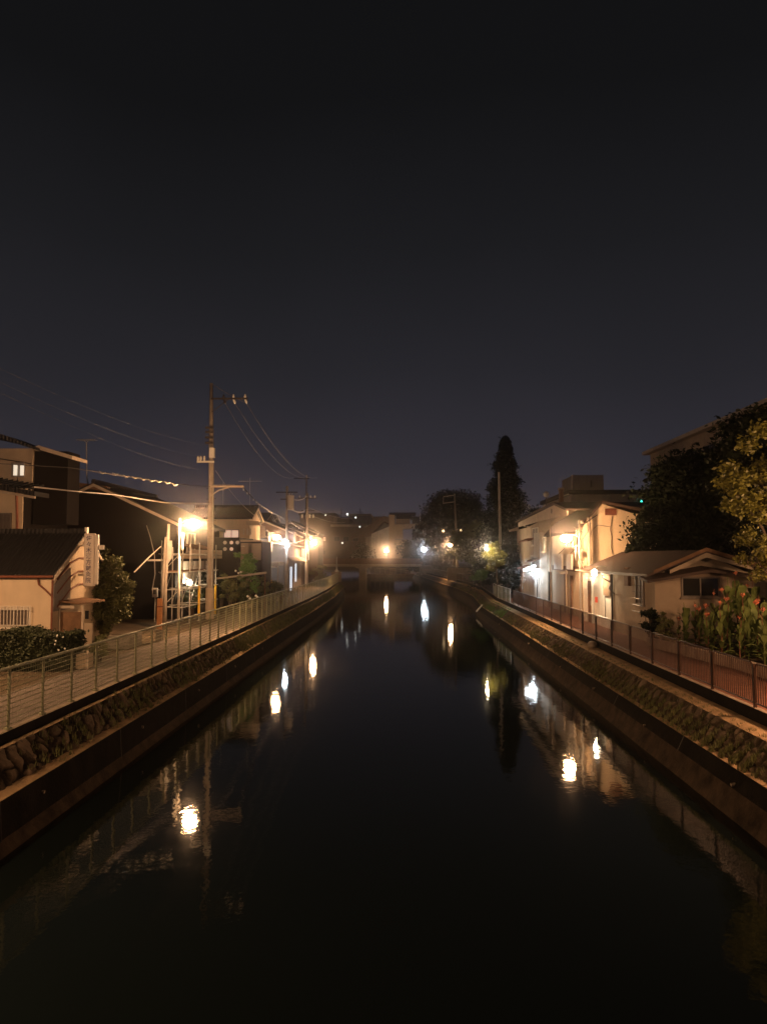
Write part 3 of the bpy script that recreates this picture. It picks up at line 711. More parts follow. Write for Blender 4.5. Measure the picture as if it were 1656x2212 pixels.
a = at(2, 1188, 33.4); b = at(27, 1150, 33.4); MB().box((a.x, 33.3, a.z), (b.x, 33.9, b.z)).build("casing", M["plastic"], ac, bevel=.02)
MB().tube([(b.x-.2, 33.28, (a.z+b.z)/2), (b.x-.2, 33.24, (a.z+b.z)/2)], .17, 14).build("fan_grille", M["dsteel"], ac)
MB().box((a.x-.1, 33.3, a.z-.3), (b.x+.2, 33.95, a.z-.25)).box((b.x-.4, 33.5, a.z-.25), (b.x-.33, 33.6, a.z)).build("shelf", M["steel"], ac)
# dark block with slab roof behind it
a = at(73.5, 1060, 34.7); b = at(148, 972, 34.7)
t = thing("dark_block", (a.x, 34.7, G0), "dark windowless block with a thick pale roof slab behind the tall left house", "building")
MB().box((a.x, 34.7, 6.5), (b.x, 36.0, at(110, 975, 34.7).z)).build("wall", M["dark"], t)
MB().prism([at(74, 966, 34.5), at(84, 962, 34.5), at(156, 984, 34.5), at(156, 992, 34.5), at(84, 971, 34.5), at(74, 972, 34.5)], (0, 1.7, 0)).build("roof", M["fascia"], t)

# big dark gable house
t = gable_house("gable_house", "wide house with black gable wall behind the signboard", -21.6, -12.55, 42.0, 52.0, 6.85, 8.95, 'y', "dark", "roofy", over=.35, th=.18)
for k, px in enumerate((138, 148, 160)):
    c = at(px+2, 1104, 41.95); MB().tube([(c.x, 42.0, c.z), (c.x, 41.93, c.z)], .10, 12).build("vent", M["tan"], t)
MB().prism([at(152, 1050, 41.7), at(158, 1041, 41.7), at(230, 1050, 41.7), at(236, 1062, 41.7)], (0, .5, 0)).build("ridge_end", M["wood"], t)
# renovated side with balcony & white panels
sd = MB()
for y0 in (43.0, 44.2, 45.4, 46.6, 48.2): sd.box((-12.53, y0, 3.5), (-12.45, y0+1.05, 4.75))
sd.build("wall_panels", M["white"], t)
MB().box((-12.53, 42.3, 4.9), (-11.75, 49.5, 5.08)).box((-11.83, 42.3, 5.1), (-11.75, 49.5, 5.42)).build("balcony", M["cream"], t)
MB().prism([(-12.5, 42.2, 5.7), (-11.7, 42.2, 5.45), (-11.7, 42.2, 5.52), (-12.5, 42.2, 5.77)], (0, 4.5, 0)).build("canopy", M["wood"], t)
f = win_xl(t, 403, 1151, 420, 1192, -12.5, mull=1, pm="curtain", fm="wframe")
# wall lamp
h = at(410, 1258, 43.4)
t = thing("wall_lamp", h, "bright lamp on the wall behind the scaffold pipes", "wall lamp")
MB().ball((h.x, 43.4, h.z), (.16, .12, .16), 12, 8).build("bulb", M["lensS"], t, smooth=True); MB().tube([(h.x, 43.4, h.z+.12), (h.x-.2, 43.4, h.z+.3), (-12.45, 43.4, h.z+.3)], .025, 6).build("bracket", M["steel"], t)
lamp_light("lamp_light", (h.x+.1, 43.15, h.z-.05), 150, WARM, t, .1)
t = shrub("shrub", "small grey green shrub in front of the wall lamp behind the scaffold", (at(420, 1262, 43).x, 42.6, 2.6), (.75, .5, 1.0), 1500, .12, M["leafm"], zb=G0)
t = shrub("shrub", "dark shrub under the balcony behind the scaffold", (at(440, 1250, 45.5).x, 45.5, 3.0), (.8, .7, 1.3), 2200, .13, M["leafd"], zb=G0)
# guy wires and antenna
at_ = thing("tv_antenna", at(197, 1046, 43), "tall thin television antenna on the ridge of the black gable house", "antenna")
m0, m1 = at(203, 1050, 43), at(187, 956, 43)
MB().tube([at(197, 1062, 43), at(190, 1043, 43), at(188, 1030, 43), m1], [.05, .045, .035, .03], 8).build("mast", M["steel"], at_)
g = MB().tube([at(165, 950, 43), at(208, 951, 43)], .022, 5)
for k in range(9):
    p = at(172+k*4.4, 950.6, 43); g.tube([(p.x, 42.75, p.z), (p.x, 43.25, p.z)], .012, 4)
g.tube([m1, at(181, 951, 43)], .015, 4).tube([m1, at(193, 951, 43)], .015, 4); g.build("elements", M["steel"], at_)

# ================================================================ SCAFFOLD
sc = thing("scaffold", (-10.9, 40.8, G0), "pipe scaffold with yellow sleeves standing beside the left path", "scaffold")
SY = [37.2, 39.0, 40.8, 42.6, 44.4]
for i, y in enumerate(SY):
    for x in (-10.9, -11.8):
        zt = (6.1, 5.8, 5.75, 5.75, 5.7)[i]-(0.0 if x > -11 else .3)
        o = MB().cyl((x, y, G0-.03), (x, y, zt), .03, 8).cbox((x, y, G0), (.16, .16, .02)).tube([(x, y, zt-.45), (x, y, zt-.38), (x, y, zt-.31)], [.035, .055, .035], 8).tube([(x, y, zt-2.2), (x, y, zt-2.13), (x, y, zt-2.06)], [.035, .055, .035], 8).build("standard", M["steel"], sc)
lg = MB()
for z in (2.5, 3.35, 4.2, 5.1):
    for x in (-10.9, -11.8): lg.tube([(x, SY[0]-.2, z), (x, SY[-1]+.2, z)], .024, 6)
    for y in SY: lg.tube([(-10.75, y, z+.05), (-11.95, y, z+.05)], .024, 6)
lg.build("ledger", M["steel"], sc)
br = MB()
for a, b in zip(SY[:-1], SY[1:]): br.tube([(-11.85, a, 2.5), (-11.85, b, 4.2)], .018, 6)
br.tube([(-10.95, 37.2, 3.35), (-11.8, 37.2, 2.5)], .018, 6).tube([(-10.95, 37.2, 5.1), (-11.8, 37.2, 4.2)], .018, 6); br.build("brace", M["steel"], sc)
MB().box((-11.7, 37.3, 4.27), (-11.1, 44.3, 4.31)).build("deck_plank", M["wood"], sc)
for i, z0, z1 in ((2, 2.15, 3.45), (4, 2.0, 3.4)):
    MB().tube([(-10.9, SY[i], z0-.3), (-10.9, SY[i], z1)], .062, 10).build("yellow_sleeve", M["yellow"], sc, label="bright yellow sleeve")
# leaning guard tube at the old pole
p = at(357, 1200, 36.5)
t = thing("old_pole", (p.x, 36.5, G0), "weathered double pole left of the nearest lamp with a pale guy guard", "pole")
MB().tube([(p.x, 36.5, G0-.1), at(355, 1260, 36.5), at(360, 1172, 36.5), at(361, 1160, 36.5)], [.15, .14, .12, .10], 8).tube([at(353, 1330, 36.4), at(360, 1230, 36.4), at(365, 1132, 36.4)], .07, 8).build("pole", M["pole"], t, smooth=True)
MB().prism([at(362, 1168, 36.3), at(371, 1168, 36.3), at(371, 1205, 36.3), at(362, 1218, 36.3)], (0, .1, 0)).box((at(345, 1, 36.5).x, 36.2, at(345, 1212, 36.5).z), (at(375, 1, 36.5).x, 36.3, at(345, 1208, 36.5).z)).build("crossarm", M["steel"], t)
g = MB().tube([at(348, 1180, 36.4), at(322, 1204, 36.0), at(290, 1236, 35.5)], [.02, .032, .032], 6); g.build("guy_guard", M["plastic"], t)
w_ = MB().tube([at(317, 1135, 41.8), at(325, 1160, 41.6), at(334, 1200, 41.4), at(335, 1240, 41.2), at(329, 1275, 41.0)], .025, 5).build("hanging_cable", M["lwire"]); tag(w_, "loose pale cable hanging on the black gable wall", "cable")
# meter box
t = thing("meter_box", at(335, 1285, 40), "pale meter box hanging between the old pole and the black wall", "meter box"); a = at(330, 1290, 40.0); b = at(341, 1270, 40.0)
MB().box((a.x, 39.9, a.z), (b.x, 40.1, b.z)).build("casing", M["plastic"], t, bevel=.02); MB().box((a.x+.05, 39.88, a.z+.15), (b.x-.05, 39.895, b.z-.08)).build("dial_window", M["pane"], t)
MB().cyl(((a.x+b.x)/2, 40, G0), ((a.x+b.x)/2, 40, a.z), .03, 6).build("post", M["steel"], t)
# orange post
t = thing("marker_post", (at(345, 1, 31).x, 31, G0), "orange board post standing at the path edge behind the fence", "post")
a = at(339, 1390, 31); b = at(351, 1293, 31); MB().box((a.x, 30.95, G0-.02), (b.x, 31.05, b.z)).build("board", M["orange"], t); MB().box((a.x-.01, 30.94, b.z-.35), (b.x+.01, 31.06, b.z-.30)).build("band", M["rust"], t)
MB().box((a.x-.02, 30.9, G0), (b.x+.02, 31.1, 2.05)).build("base", M["concrete"], t)

# utility pole 1
px0 = at(453, 1330, 42).x
up = thing("utility_pole", (px0, 42, G0), "tallest utility pole on the left bank with a side crossarm near the top", "utility pole", "utility poles on the left bank")
MB().tube([(px0, 42, G0-.1), (px0, 42, 8.8), (px0-.08, 42, 14.7)], [.20, .16, .09], 14).build("pole", M["pole"], up, smooth=True)
MB().tube([(px0, 42, G0), (px0, 42, 3.3)], .235, 14).build("guard", M["tan"], up)
c = at(453, 862, 42)
MB().box((px0-.05, 41.85, c.z-.05), (px0+2.0, 41.93, c.z+.04)).tube([(px0, 41.9, c.z-.75), (px0+.9, 41.9, c.z-.05)], .02, 5).build("crossarm", M["dsteel"], up)
INS = []
for k in (.65, 1.2, 1.85):
    q = MB()
    q.tube([(px0+k, 41.9, c.z+.04), (px0+k, 41.9, c.z+.10), (px0+k, 41.9, c.z+.16), (px0+k, 41.9, c.z+.24)], [.04, .08, .05, .03], 8)
    q.tube([(px0+k, 41.9, c.z-.05), (px0+k+.03, 42.1, c.z-.16), (px0+k, 42.3, c.z-.2)], [.05, .07, .04], 8)
    q.build("insulator", M["dsteel" if k < 1 else "ceram"], up); INS.append((px0+k, 42.3, c.z-.2))
c2 = at(453, 1052, 42)
MB().box((px0-.1, 41.75, c2.z-.05), (px0+1.85, 41.85, c2.z+.06)).tube([(px0+.05, 41.8, c2.z-.5), (px0+.45, 41.8, c2.z-.2), (px0+1.0, 41.8, c2.z-.05)], .035, 6).build("crossarm", M["fascia"], up)
e = at(447, 990, 41.8); q = MB()
q.box((px0-.02, 41.5, e.z+.0), (px0+.25, 41.8, e.z+.55)).box((px0-.75, 41.7, e.z-.25), (px0+.2, 41.8, e.z-.15))
for k in (-.7, -.55, -.35): q.tube([(px0+k, 41.75, e.z-.15), (px0+k, 41.75, e.z), (px0+k, 41.75, e.z+.12)], [.05, .07, .03], 8)
q.build("switch_gear", M["ceram"], up)
q = MB()
for z in (e.z+.8, e.z+1.1, e.z+1.4, e.z+1.65): q.box((px0-.32, 41.75, z), (px0+.1, 41.85, z+.12))
q.build("bracket", M["dsteel"], up)
q = MB()
for z in np.arange(4.0, 9, .6): q.tube([(px0-.28, 42, z), (px0+.28, 42, z+.02)], .012, 4)
q.build("step_bolt", M["dsteel"], up)
MB().tube([(px0+.14, 41.85, 3.2), (px0+.15, 41.85, 9.0)], .03, 6).build("riser_pipe", M["steel"], up)

# utility poles further on
p3 = at(663, 1200, 90)
t = thing("utility_pole", (p3.x, 90, G0), "third utility pole of the left bank with gear at its top", "utility pole", "utility poles on the left bank")
MB().tube([(p3.x, 90, G0), (p3.x, 90, 12.6)], [.18, .12], 10).build("pole", M["pole"], t, smooth=True)
MB().box((p3.x-1.1, 89.9, 11.9), (p3.x+1.1, 90, 12.0)).box((p3.x-.7, 89.9, 10.4), (p3.x+.9, 90, 10.5)).build("crossarm", M["dsteel"], t)
q = MB()
for k in (-.9, -.2, .4, .9): q.cyl((p3.x+k, 89.9, 12.0), (p3.x+k, 89.9, 12.25), .06, 8)
for k in (-.6, .3, .7): q.cyl((p3.x+k, 89.9, 9.6), (p3.x+k, 89.9, 10.0), .10, 8)
q.build("insulator", M["ceram"], t)
T3 = [(p3.x-.9, 89.9, 12.25), (p3.x+.4, 89.9, 12.25), (p3.x+.9, 89.9, 12.25)]
p4 = at(643, 1225, 101)
# wires
for i, (a, b) in enumerate(zip(INS, T3)):
    bb = (b[0]+.25, 89.9, CAMZ+(1203-1031)/F*89.9)
    cable("power_line", ["power line starting nearest the tall left pole", "middle one of the three power lines falling to the far pole", "power line starting at the outer end of the top crossarm"][i], a, (bb[0]-1.0+i*.5, bb[1], bb[2]), 1.3, .017, "pwire", "power lines above the left bank")
# a tall slim pole carries that far end
t = thing("utility_pole", (at(668, 1, 92).x, 92, G0), "slim far pole where the power lines come down, right of the third pole", "utility pole", "utility poles on the left bank")
xx = at(668, 1, 92).x; MB().tube([(xx, 92, G0), (xx, 92, 14.9)], [.14, .08], 8).build("pole", M["pole"], t); MB().box((xx-1.2, 89.85, 14.25), (xx+.6, 89.95, 14.35)).box((xx-.04, 89.9, 14.25), (xx+.04, 92, 14.33)).build("crossarm", M["dsteel"], t)
cable("power_line", "power line from the very top of the tall left pole", (px0-.08, 42, 14.7), INS[2], .05, .016, "pwire", "power lines above the left bank")
for (x1_, y1_, x2_, y2_, lb) in ((98, 843, 275, 914, "uppermost thin line crossing the sky from the left"), (98, 873, 275, 941, "middle thin line crossing the sky from the left"), (150, 920, 300, 968, "lowest thin line crossing the sky from the left")):
    a = at(x1_-150, y1_-72, 16); b_ = (px0+.1, 41.9, at(453, y2_+50, 42).z)
    cable("power_line", lb, a, b_, .35, .0028, "wire", "thin lines in the sky on the left")
# bundled service cable lit by the lamp, running from the left edge to the pole
P = [at(75, 1052, 27), at(170, 1062, 29), at(245, 1068, 32), at(355, 1086, 37), (px0, 41.9, at(453, 1088, 42).z)]
o = MB().tube(P, .028, 6).build("service_cable", M["lwire"], None, True); tag(o, "thick pale service cable running over the low roofs to the tall pole", "cable")
P = [at(-30, 1000, 27), at(150, 1010, 29), at(260, 1027, 32), at(385, 1046, 37), (px0, 41.9, c2.z)]
sp = thing("spiral_cable", P[0], "cable with bright spiral wraps strung above the black gable roof", "cable")
MB().tube(P, .018, 6).build("core", M["wire"], sp, True)
q = MB()
for px, py in ((222, 1019), (250, 1022), (273, 1027), (292, 1030), (310, 1033), (328, 1036), (343, 1038), (362, 1041), (378, 1045)):
    a = at(px-7, py-1.5, 34.5); b = at(px+7, py+1.5, 34.5); q.tube([a, a.lerp(b, .5)+Vector((0, 0, -.07)), b], [.015, .045, .015], 6)
q.build("wrap", M["ceram"], sp)
# spiral cable right of pole to pole 3
P = [(px0+1.75, 41.8, c2.z), at(560, 1090, 55), at(590, 1108, 63), at(630, 1130, 75), at(662, 1150, 90)]
sp = thing("spiral_cable", P[0], "cable with bright wraps descending from the tall pole to the third pole", "cable")
MB().tube(P, .03, 6).build("core", M["wire"], sp, True); q = MB()
for k in range(22):
    t0 = (k+.3)/22*3.9; i = int(t0); a = Vector(P[i]).lerp(Vector(P[i+1]), t0-i); b = a+(Vector(P[i+1])-Vector(P[i])).normalized()*.5
    if k % 3 != 2: q.tube([a, a.lerp(b, .5)+Vector((0, 0, -.1)), b], [.015, .05, .015], 5)
q.build("wrap", M["ceram"], sp)
cable("service_cable", "pale service cable from the brown gable house to the third pole", at(752/1.37, 1165, 53), at(660, 1165, 90), .4, .035, "lwire")
cable("service_cable", "thin cable from the tall pole down to the lit window house", (px0+.2, 42.1, 9.8), at(560, 1120, 54), .3, .02, "lwire")
for i, (a, b) in enumerate(((at(617, 1068, 70.6), at(663, 1072, 90)), (at(617, 1090, 70.6), at(663, 1100, 90)), (at(663, 1095, 90), at(760, 1120, 200)), (at(663, 1110, 90), at(745, 1128, 190)))):
    cable("cable", ["sagging cable between the second and third left poles, upper", "sagging cable between the second and third left poles, lower", "cable from the third pole over the far roofs, upper", "cable from the third pole over the far roofs, lower"][i], a, b, .5, .03, "lwire")

# brown gable house with the lit window
Y3 = 56.0
t = gable_house("gable_house", "brown gable house with a pink lit window behind the tall pole", at(430, 1, Y3).x, at(551, 1, Y3).x, Y3, 60.0, 7.85, 8.65, 'x', "cream", "roof", over=.25)
f = win_y(t, 483, 1144, 517, 1169, Y3, mull=1, fm="frame", pm="winlit", fw=.05)
MB().prism([at(535, 1126, 54.9), at(560, 1126, 54.9), at(566, 1135, 54.9), at(535, 1135, 54.9)], (0, -.5, 0)).build("canopy", M["fascia"], t)
q = MB()
for px in (527, 535, 542):
    a = at(px, 1145, 54.9); q.cyl((a.x, 54.8, a.z-.35), (a.x, 54.8, a.z+.1), .05, 6)
q.build("vent_pipe", M["plastic"], t)
# dark box with round lights
a = at(448, 1166, 50); b = at(514, 1166, 50)
t = flat_house("dark_shed", "dark flat roofed block with glowing round openings beside the tall pole", a.x, b.x, 50, 54.5, a.z, "darker")
for px, py, m_ in ((486, 1172, "dotd"), (500, 1172, "dot"), (513, 1172, "dotd"), (486, 1186, "dotd"), (500, 1186, "dot")):
    c = at(px, py, 49.98); MB().tube([(c.x, 50.0, c.z), (c.x, 49.96, c.z)], .12, 14).build("round_window", M[m_], t)
# panelled sheds
t = thing("panel_shed", (at(530, 1, 51).x, 51, G0), "tan panelled shed with two tall doors under the brown gable house", "shed")
a = at(515, 1265, 51); b = at(544, 1170, 51); MB().box((a.x, 51, G0-.05), (at(577, 1, 51).x, 54.6, b.z)).build("wall", M["darker"], t)
MB().box((a.x+.02, 50.93, G0), (b.x, 50.99, b.z-.1)).build("door", M["tan"], t); MB().box((at(550, 1, 51).x, 50.93, at(550, 1210, 51).z), (at(575, 1, 51).x, 50.99, b.z-.12)).build("door", M["tan"], t)
MB().box((a.x-.05, 50.8, b.z), (at(578, 1, 51).x, 54.7, b.z+.09)).build("roof", M["fascia"], t)
q = MB()
for k in range(3): c = at(519+k*4, 1180, 50.9); q.tube([(c.x, 50.93, c.z), (c.x, 50.9, c.z)], .045, 8)
q.build("vent", M["ceram"], t)

# shrubs on the left bank
def up_leaf(px, py, Y): return at(px, py, Y)
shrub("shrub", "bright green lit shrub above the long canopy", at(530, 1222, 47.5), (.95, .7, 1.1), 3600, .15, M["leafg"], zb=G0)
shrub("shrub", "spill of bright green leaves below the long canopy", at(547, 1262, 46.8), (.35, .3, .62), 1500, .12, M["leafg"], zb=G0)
for i, (px, py, Y, r, m_, lb) in enumerate(((500, 1275, 45.5, (1.1, .6, 1.05), "leafo", "broad olive shrub under the left end of the canopy"), (527, 1283, 46.5, (.9, .6, .85), "leafm", "dense green shrub under the middle of the canopy"),
        (567, 1272, 50, (.9, .6, 1.0), "leafo", "loose shrub past the right end of the canopy"), (590, 1272, 55, (.9, .7, .9), "leafo", "olive shrub behind the red hydrant"), (690, 1240, 96, (1.5, 1.0, 1.9), "leafo", "round bush at the far end of the left fence"),
        (477, 1262, 46, (.6, .5, .95), "leafd", "dark narrow shrub right of the yellow sleeves"), (700, 1250, 101, (1.2, .8, 1.0), "leafo", "low bush in front of the bridge approach"))):
    c = at(px, py, Y); shrub("shrub", lb, c, r, 3600, .13, M[m_], zb=G0)
t = thing("canopy", (at(528, 1, 47).x, 47, G0), "long thin flat canopy over the shrubs beside the left path", "canopy")
a = at(466, 1252, 44.5); b = at(576, 1240, 48.0)
MB().prism([(a.x, 44.5, a.z), (b.x, 48.0, b.z+.02), (b.x, 48.0, b.z+.13), (a.x, 44.5, a.z+.09)], (-.25, .9, 0)).build("roof", M["fascia"], t)
MB().cyl((a.x-.1, 44.8, G0), (a.x-.1, 44.8, a.z), .04, 6).cyl((b.x-.2, 48.5, G0), (b.x-.2, 48.5, b.z), .04, 6).build("post", M["wood"], t)
# blossoms
q = thing("flowers", at(538, 1292, 44), "a few pale blossoms at the foot of the shrubs by the green fence", "flowers"); mb = MB()
for px, py in ((535, 1288), (540, 1293), (553, 1287), (556, 1290), (509, 1233), (515, 1238), (520, 1236)):
    mb.ball(at(px, py, 44.0 if py > 1250 else 46.5), (.07, .05, .07), 6, 4)
mb.build("blossom", M["whitefl"], q)
# red hydrant
hp = at(608, 1290, 56); t = thing("hydrant", (hp.x, 56, G0), "faded red post hydrant behind the green fence", "hydrant")
MB().tube([(hp.x, 56, G0), (hp.x, 56, 2.35), (hp.x, 56, 2.42), (hp.x, 56, 2.5)], [.13, .13, .17, .05], 10).build("body", M["rust"], t, smooth=True); MB().tube([(hp.x-.22, 56, 2.15), (hp.x+.22, 56, 2.15)], .06, 8).build("outlet", M["rust"], t)
# yellow sign pole
q_ = at(586, 1255, 58); t = thing("warning_sign", (q_.x, 58, G0), "yellow diamond guard on a thin pole left of the shop fronts", "sign")
MB().cyl((q_.x, 58, G0), (q_.x, 58, 4.4), .03, 6).build("post", M["steel"], t); MB().prism([at(583, 1262, 57.9), at(586, 1252, 57.9), at(591, 1262, 57.9), at(588, 1272, 57.9)], (0, .04, 0)).build("plate", M["yellow"], t)

# row of shop houses behind the white pole lamp
def xl_house(name, label, L, depth, y0, y1, ze, zr, wm_, rm_, **k): return gable_house(name, label, L-depth, L, y0, y1, ze, zr, 'y', wm_, rm_, **k)
t = xl_house("row_house", "brown two storey house behind the second sodium lamp", -12.9, 7, 64, 73, 6.6, 7.9, "tan", "roofy")
win_xl(t, 578, 1150, 592, 1172, -12.9, mull=1, pm="curtain"); win_y(t, 560, 1136, 573, 1160, 64.0, mull=0, pm="curtain")
MB().prism([(-12.88, 64.2, 4.3), (-11.9, 64.2, 4.0), (-11.9, 64.2, 4.08), (-12.88, 64.2, 4.38)], (0, 8.5, 0)).build("canopy", M["wood"], t)
MB().box((-12.88, 65, G0), (-12.82, 67, 3.7)).build("shutter", M["wood"], t); MB().box((-12.88, 68, G0), (-12.82, 70.5, 3.7)).build("shutter", M["wood"], t)
t = thing("carport", (at(592, 1, 59).x, 59, G0), "small carport with a pale flat roof under the second sodium lamp", "carport")
a = at(577, 1222, 59); b = at(604, 1214, 59); MB().box((a.x, 58.6, a.z), (b.x, 61.2, b.z)).build("roof", M["fascia"], t)
for x in (a.x+.1, b.x-.1): MB().box((x-.05, 58.7, G0), (x+.05, 58.8, a.z-.002)).build("post", M["fascia"], t)
t = xl_house("row_house", "shop house with blue white lit door behind the white pole lamp", -11.4, 8, 74.5, 86, 6.2, 7.8, "grey", "roofy")
MB().box((-11.38, 77.0, G0), (-11.34, 78.2, 4.0)).box((-11.38, 80.5, 2.4), (-11.34, 81.5, 4.3)).build("lit_door", M["blue"], t)
win_xl(t, 633, 1150, 638, 1172, -11.4, mull=0, pm="curtain")
MB().prism([(-11.38, 74.6, 4.9), (-10.5, 74.6, 4.5), (-10.5, 74.6, 4.6), (-11.38, 74.6, 5.0)], (0, 10, 0)).build("canopy", M["grey"], t)
t = xl_house("row_house", "dark house behind the third sodium lamp", -11.9, 8, 88, 99, 7.4, 9.0, "brown", "roofy")
q = MB()
for k in range(5): q.box((-11.88, 89+k*1.6, 4.6), (-11.8, 89.8+k*1.6, 6.0))
q.build("lit_window", M["winlitw"], t)
for (px, py) in ((711, 1183),): pass
# dark houses further along, towards the bridge
FAR = [(-23, -14.0, 116, 126, 8.2, 9.8, 'y', "brown"), (-34, -24.5, 112, 124, 9.5, 11.5, 'x', "dark"), (-22.5, -14.6, 128, 140, 9.0, 10.8, 'y', "dark"), (-33, -23.5, 127, 141, 10.5, 12.5, 'x', "brown"),
       (-23.5, -20.3, 142, 154, 9.0, 10.6, 'x', "brown"), (-38, -25, 143, 156, 11, 13, 'x', "dark")]
LB = ["brown house with dark roof past the round bush at the fence end", "dark wide roofed house behind the third lamp", "dark two storey house left of the bridge", "taller brown house among the dark left roofs", "narrow brown house at the left bridge end", "broad dark house far behind the left bridge end"]
for (x0, x1, y0, y1, ze, zr, ax, wm_), lb in zip(FAR, LB):
    t = gable_house("far_house", lb, x0, x1, y0, y1, ze, zr, ax, wm_, "roof", over=.4)
    for k in range(2):
        xx = x0+1.5+k*(x1-x0-3)*.7; window(t, (xx, y0, 5.6), (1, 0, 0), 1.5, 1.2, (0, -1, 0), pm="curtain" if k else "pane")
# small far lights on the left
for i, (px, py, Y, m_, r, lb) in enumerate(((703, 1113, 118, "farw", .09, "small white light above the third sodium lamp"), (750, 1111, 190, "farw", .22, "white light left of the far pale roof"), (768, 1118, 190, "farw", .18, "small white light at the edge of the far pale roof"),
        (739, 1173, 140, "farw", .14, "small bright light low on the dark houses left of the bridge"), (777, 1138, 190, "farw", .17, "white light under the far pale roof edge"), (637, 1176, 84, "farw", .16, "blue white bulb in front of the shop house"))):
    c = at(px, py, Y); t = thing("far_light", c, lb, "light", "small far lights"); MB().ball(c, (r, r*.6, r*1.1), 10, 7).build("bulb", M[m_], t); MB().tube([c+Vector((0, .1, 0)), c+Vector((0, .6, .1))], r*.3, 6).build("bracket", M["dsteel"], t)
# post with a ball at the fence end
c = at(727, 1247, 104.3); t = thing("gate_post", (c.x, 104.3, 1.66), "white pointed post on the concrete block where the left fence ends", "post")
MB().tube([(c.x, 104.3, G0), (c.x, 104.3, 3.1), (c.x, 104.3, 3.3), (c.x, 104.3, 4.0), (c.x, 104.3, 5.0)], [.35, .30, .12, .09, .05], 8).build("shaft", M["white"], t)
t = thing("end_panel", (c.x, 104, 1.6), "pale solid panel closing the left fence at the canal corner", "fence panel")
MB().box((XL(103)-.9, 103.9, G0), (XL(104)+.5, 104.05, 2.9)).build("panel", M["tan"], t); MB().box((XL(103)-.95, 103.85, 2.9), (XL(104)+.55, 104.1, 2.98)).build("cap", M["fascia"], t)
# ================================================================ RIGHT BANK BUILDINGS
# low near house: canal facing wall x = 9.75, gable to the camera at y = 30
XN = 9.75
t = thing("low_house", (12, 35, G0), "low tan house with brown roof and dark window behind the flowering plants", "house")
e1 = 4.28; xr0 = 15.2; apx = 11.35; apz = 5.22
mb = MB(); mb.box((XN, 30, G0-.05), (13.6, 36.3, e1)); mb.prism([(XN, 30.02, e1), (13.6, 30.02, e1), (apx+.3, 30.02, apz-.1)], (0, 6.2, 0)); mb.build("wall", M["tan"], t)
# main roof: ridge along y set back; canal slope
MB().prism([(XN-.45, 29.5, 4.22), (apx+.2, 29.5, 5.15), (apx+.2, 29.5, 5.27), (XN-.45, 29.5, 4.34)], (0, 11.2, 0)).prism([(apx+.2, 29.5, 5.15), (14.0, 29.5, 4.42), (14.0, 29.5, 4.54), (apx+.2, 29.5, 5.27)], (0, 11.2, 0)).build("roof", M["roofr"], t)
MB().prism([(XN-.2, 29.44, 4.38), (apx+.2, 29.44, 5.22), (apx+.2, 29.44, 5.36), (XN-.2, 29.44, 4.50)], (0, .05, 0)).prism([(apx+.2, 29.44, 5.22), (13.7, 29.44, 4.56), (13.7, 29.44, 4.68), (apx+.2, 29.44, 5.36)], (0, .05, 0)).build("fascia", M["wood"], t)
MB().prism([(XN+.4, 29.46, 4.36), (apx+.2, 29.46, 4.98), (13.3, 29.46, 4.50), (13.3, 29.46, 4.62), (apx+.2, 29.46, 5.16), (XN+.4, 29.46, 4.50)], (0, .03, 0)).build("gable_board", M["tan"], t)
# lower pent roof
MB().prism([(XN-.6, 29.0, 4.02), (apx+.2, 29.0, 4.42), (14.2, 29.0, 4.0), (14.2, 29.0, 4.1), (apx+.2, 29.0, 4.54), (XN-.6, 29.0, 4.12)], (0, 1.0, .12)).build("pent_roof", M["roofr"], t)
win_y(t, 1470, 1246, 1552, 1290, 30.0, mull=1, pm="pane", fm="frame")
win_xr(t, 1374, 1238, 1392, 1306, XN, mull=1, pm="curtain", fm="frame", fw=.05)
g = MB()
for k in range(6):
    z = 2.75+k*.27; a = onx(1372, 1270, XN); b = onx(1393, 1270, XN); g.tube([(XN-.14, a.y, z), (XN-.14, b.y, z)], .012, 5)
g.build("window_bars", M["dsteel"], t)
MB().box((XN-.10, 31.0, 3.2), (XN-.02, 31.0+.01, 3.2+.01)); c = onx(1357, 1243, XN)
MB().box((XN-.14, c.y-.35, c.z-.45), (XN-.002, c.y+.25, c.z+.35)).build("meter_box", M["wood"], t, bevel=.01)
MB().tube([(XN-.06, 35.9, 4.2), (XN-.06, 35.9, G0)], .05, 8).build("downpipe", M["dsteel"], t)
# white annex with the lit door
t = thing("white_house", (10.8, 38.5, G0), "single storey white plastered house with a bare bulb by its door", "house")
MB().box((XN+.02, 36.32, G0-.05), (13.4, 41.6, 4.18)).build("wall", M["white"], t)
a = onx(1296, 1280, XN+.02); 
MB().box((XN-.03, 39.75, G0), (XN+.018, 40.7, 3.75)).build("door", M["wood"], t); MB().cyl((XN-.06, 39.95, 2.5), (XN-.06, 39.95, 2.75), .02, 6).build("door_handle", M["steel"], t)
MB().box((XN-.08, 39.66, G0-.02), (XN+.017, 39.745, 3.85)).box((XN-.08, 40.705, G0-.02), (XN+.017, 40.8, 3.85)).box((XN-.08, 39.66, 3.86), (XN+.017, 40.8, 3.95)).build("door_frame", M["wframe"], t)
c0 = onx(1304, 1225, XN); c1 = onx(1319, 1225, XN); MB().box((XN-.07, c1.y, 3.15), (XN+.017, c0.y, 4.15)).build("shutter", M["wood"], t, bevel=.01)
MB().box((XN-.12, 38.7, 2.72), (XN-.02, 38.85, 3.0)).build("mail_box", M["red"], t)
MB().tube([(XN-.03, 37.6, 3.6), (XN-.04, 37.3, 3.2), (XN-.03, 37.2, 2.5), (XN-.03, 37.3, 2.0)], .02, 5).build("wall_cable", M["wire"], t)
q = MB()
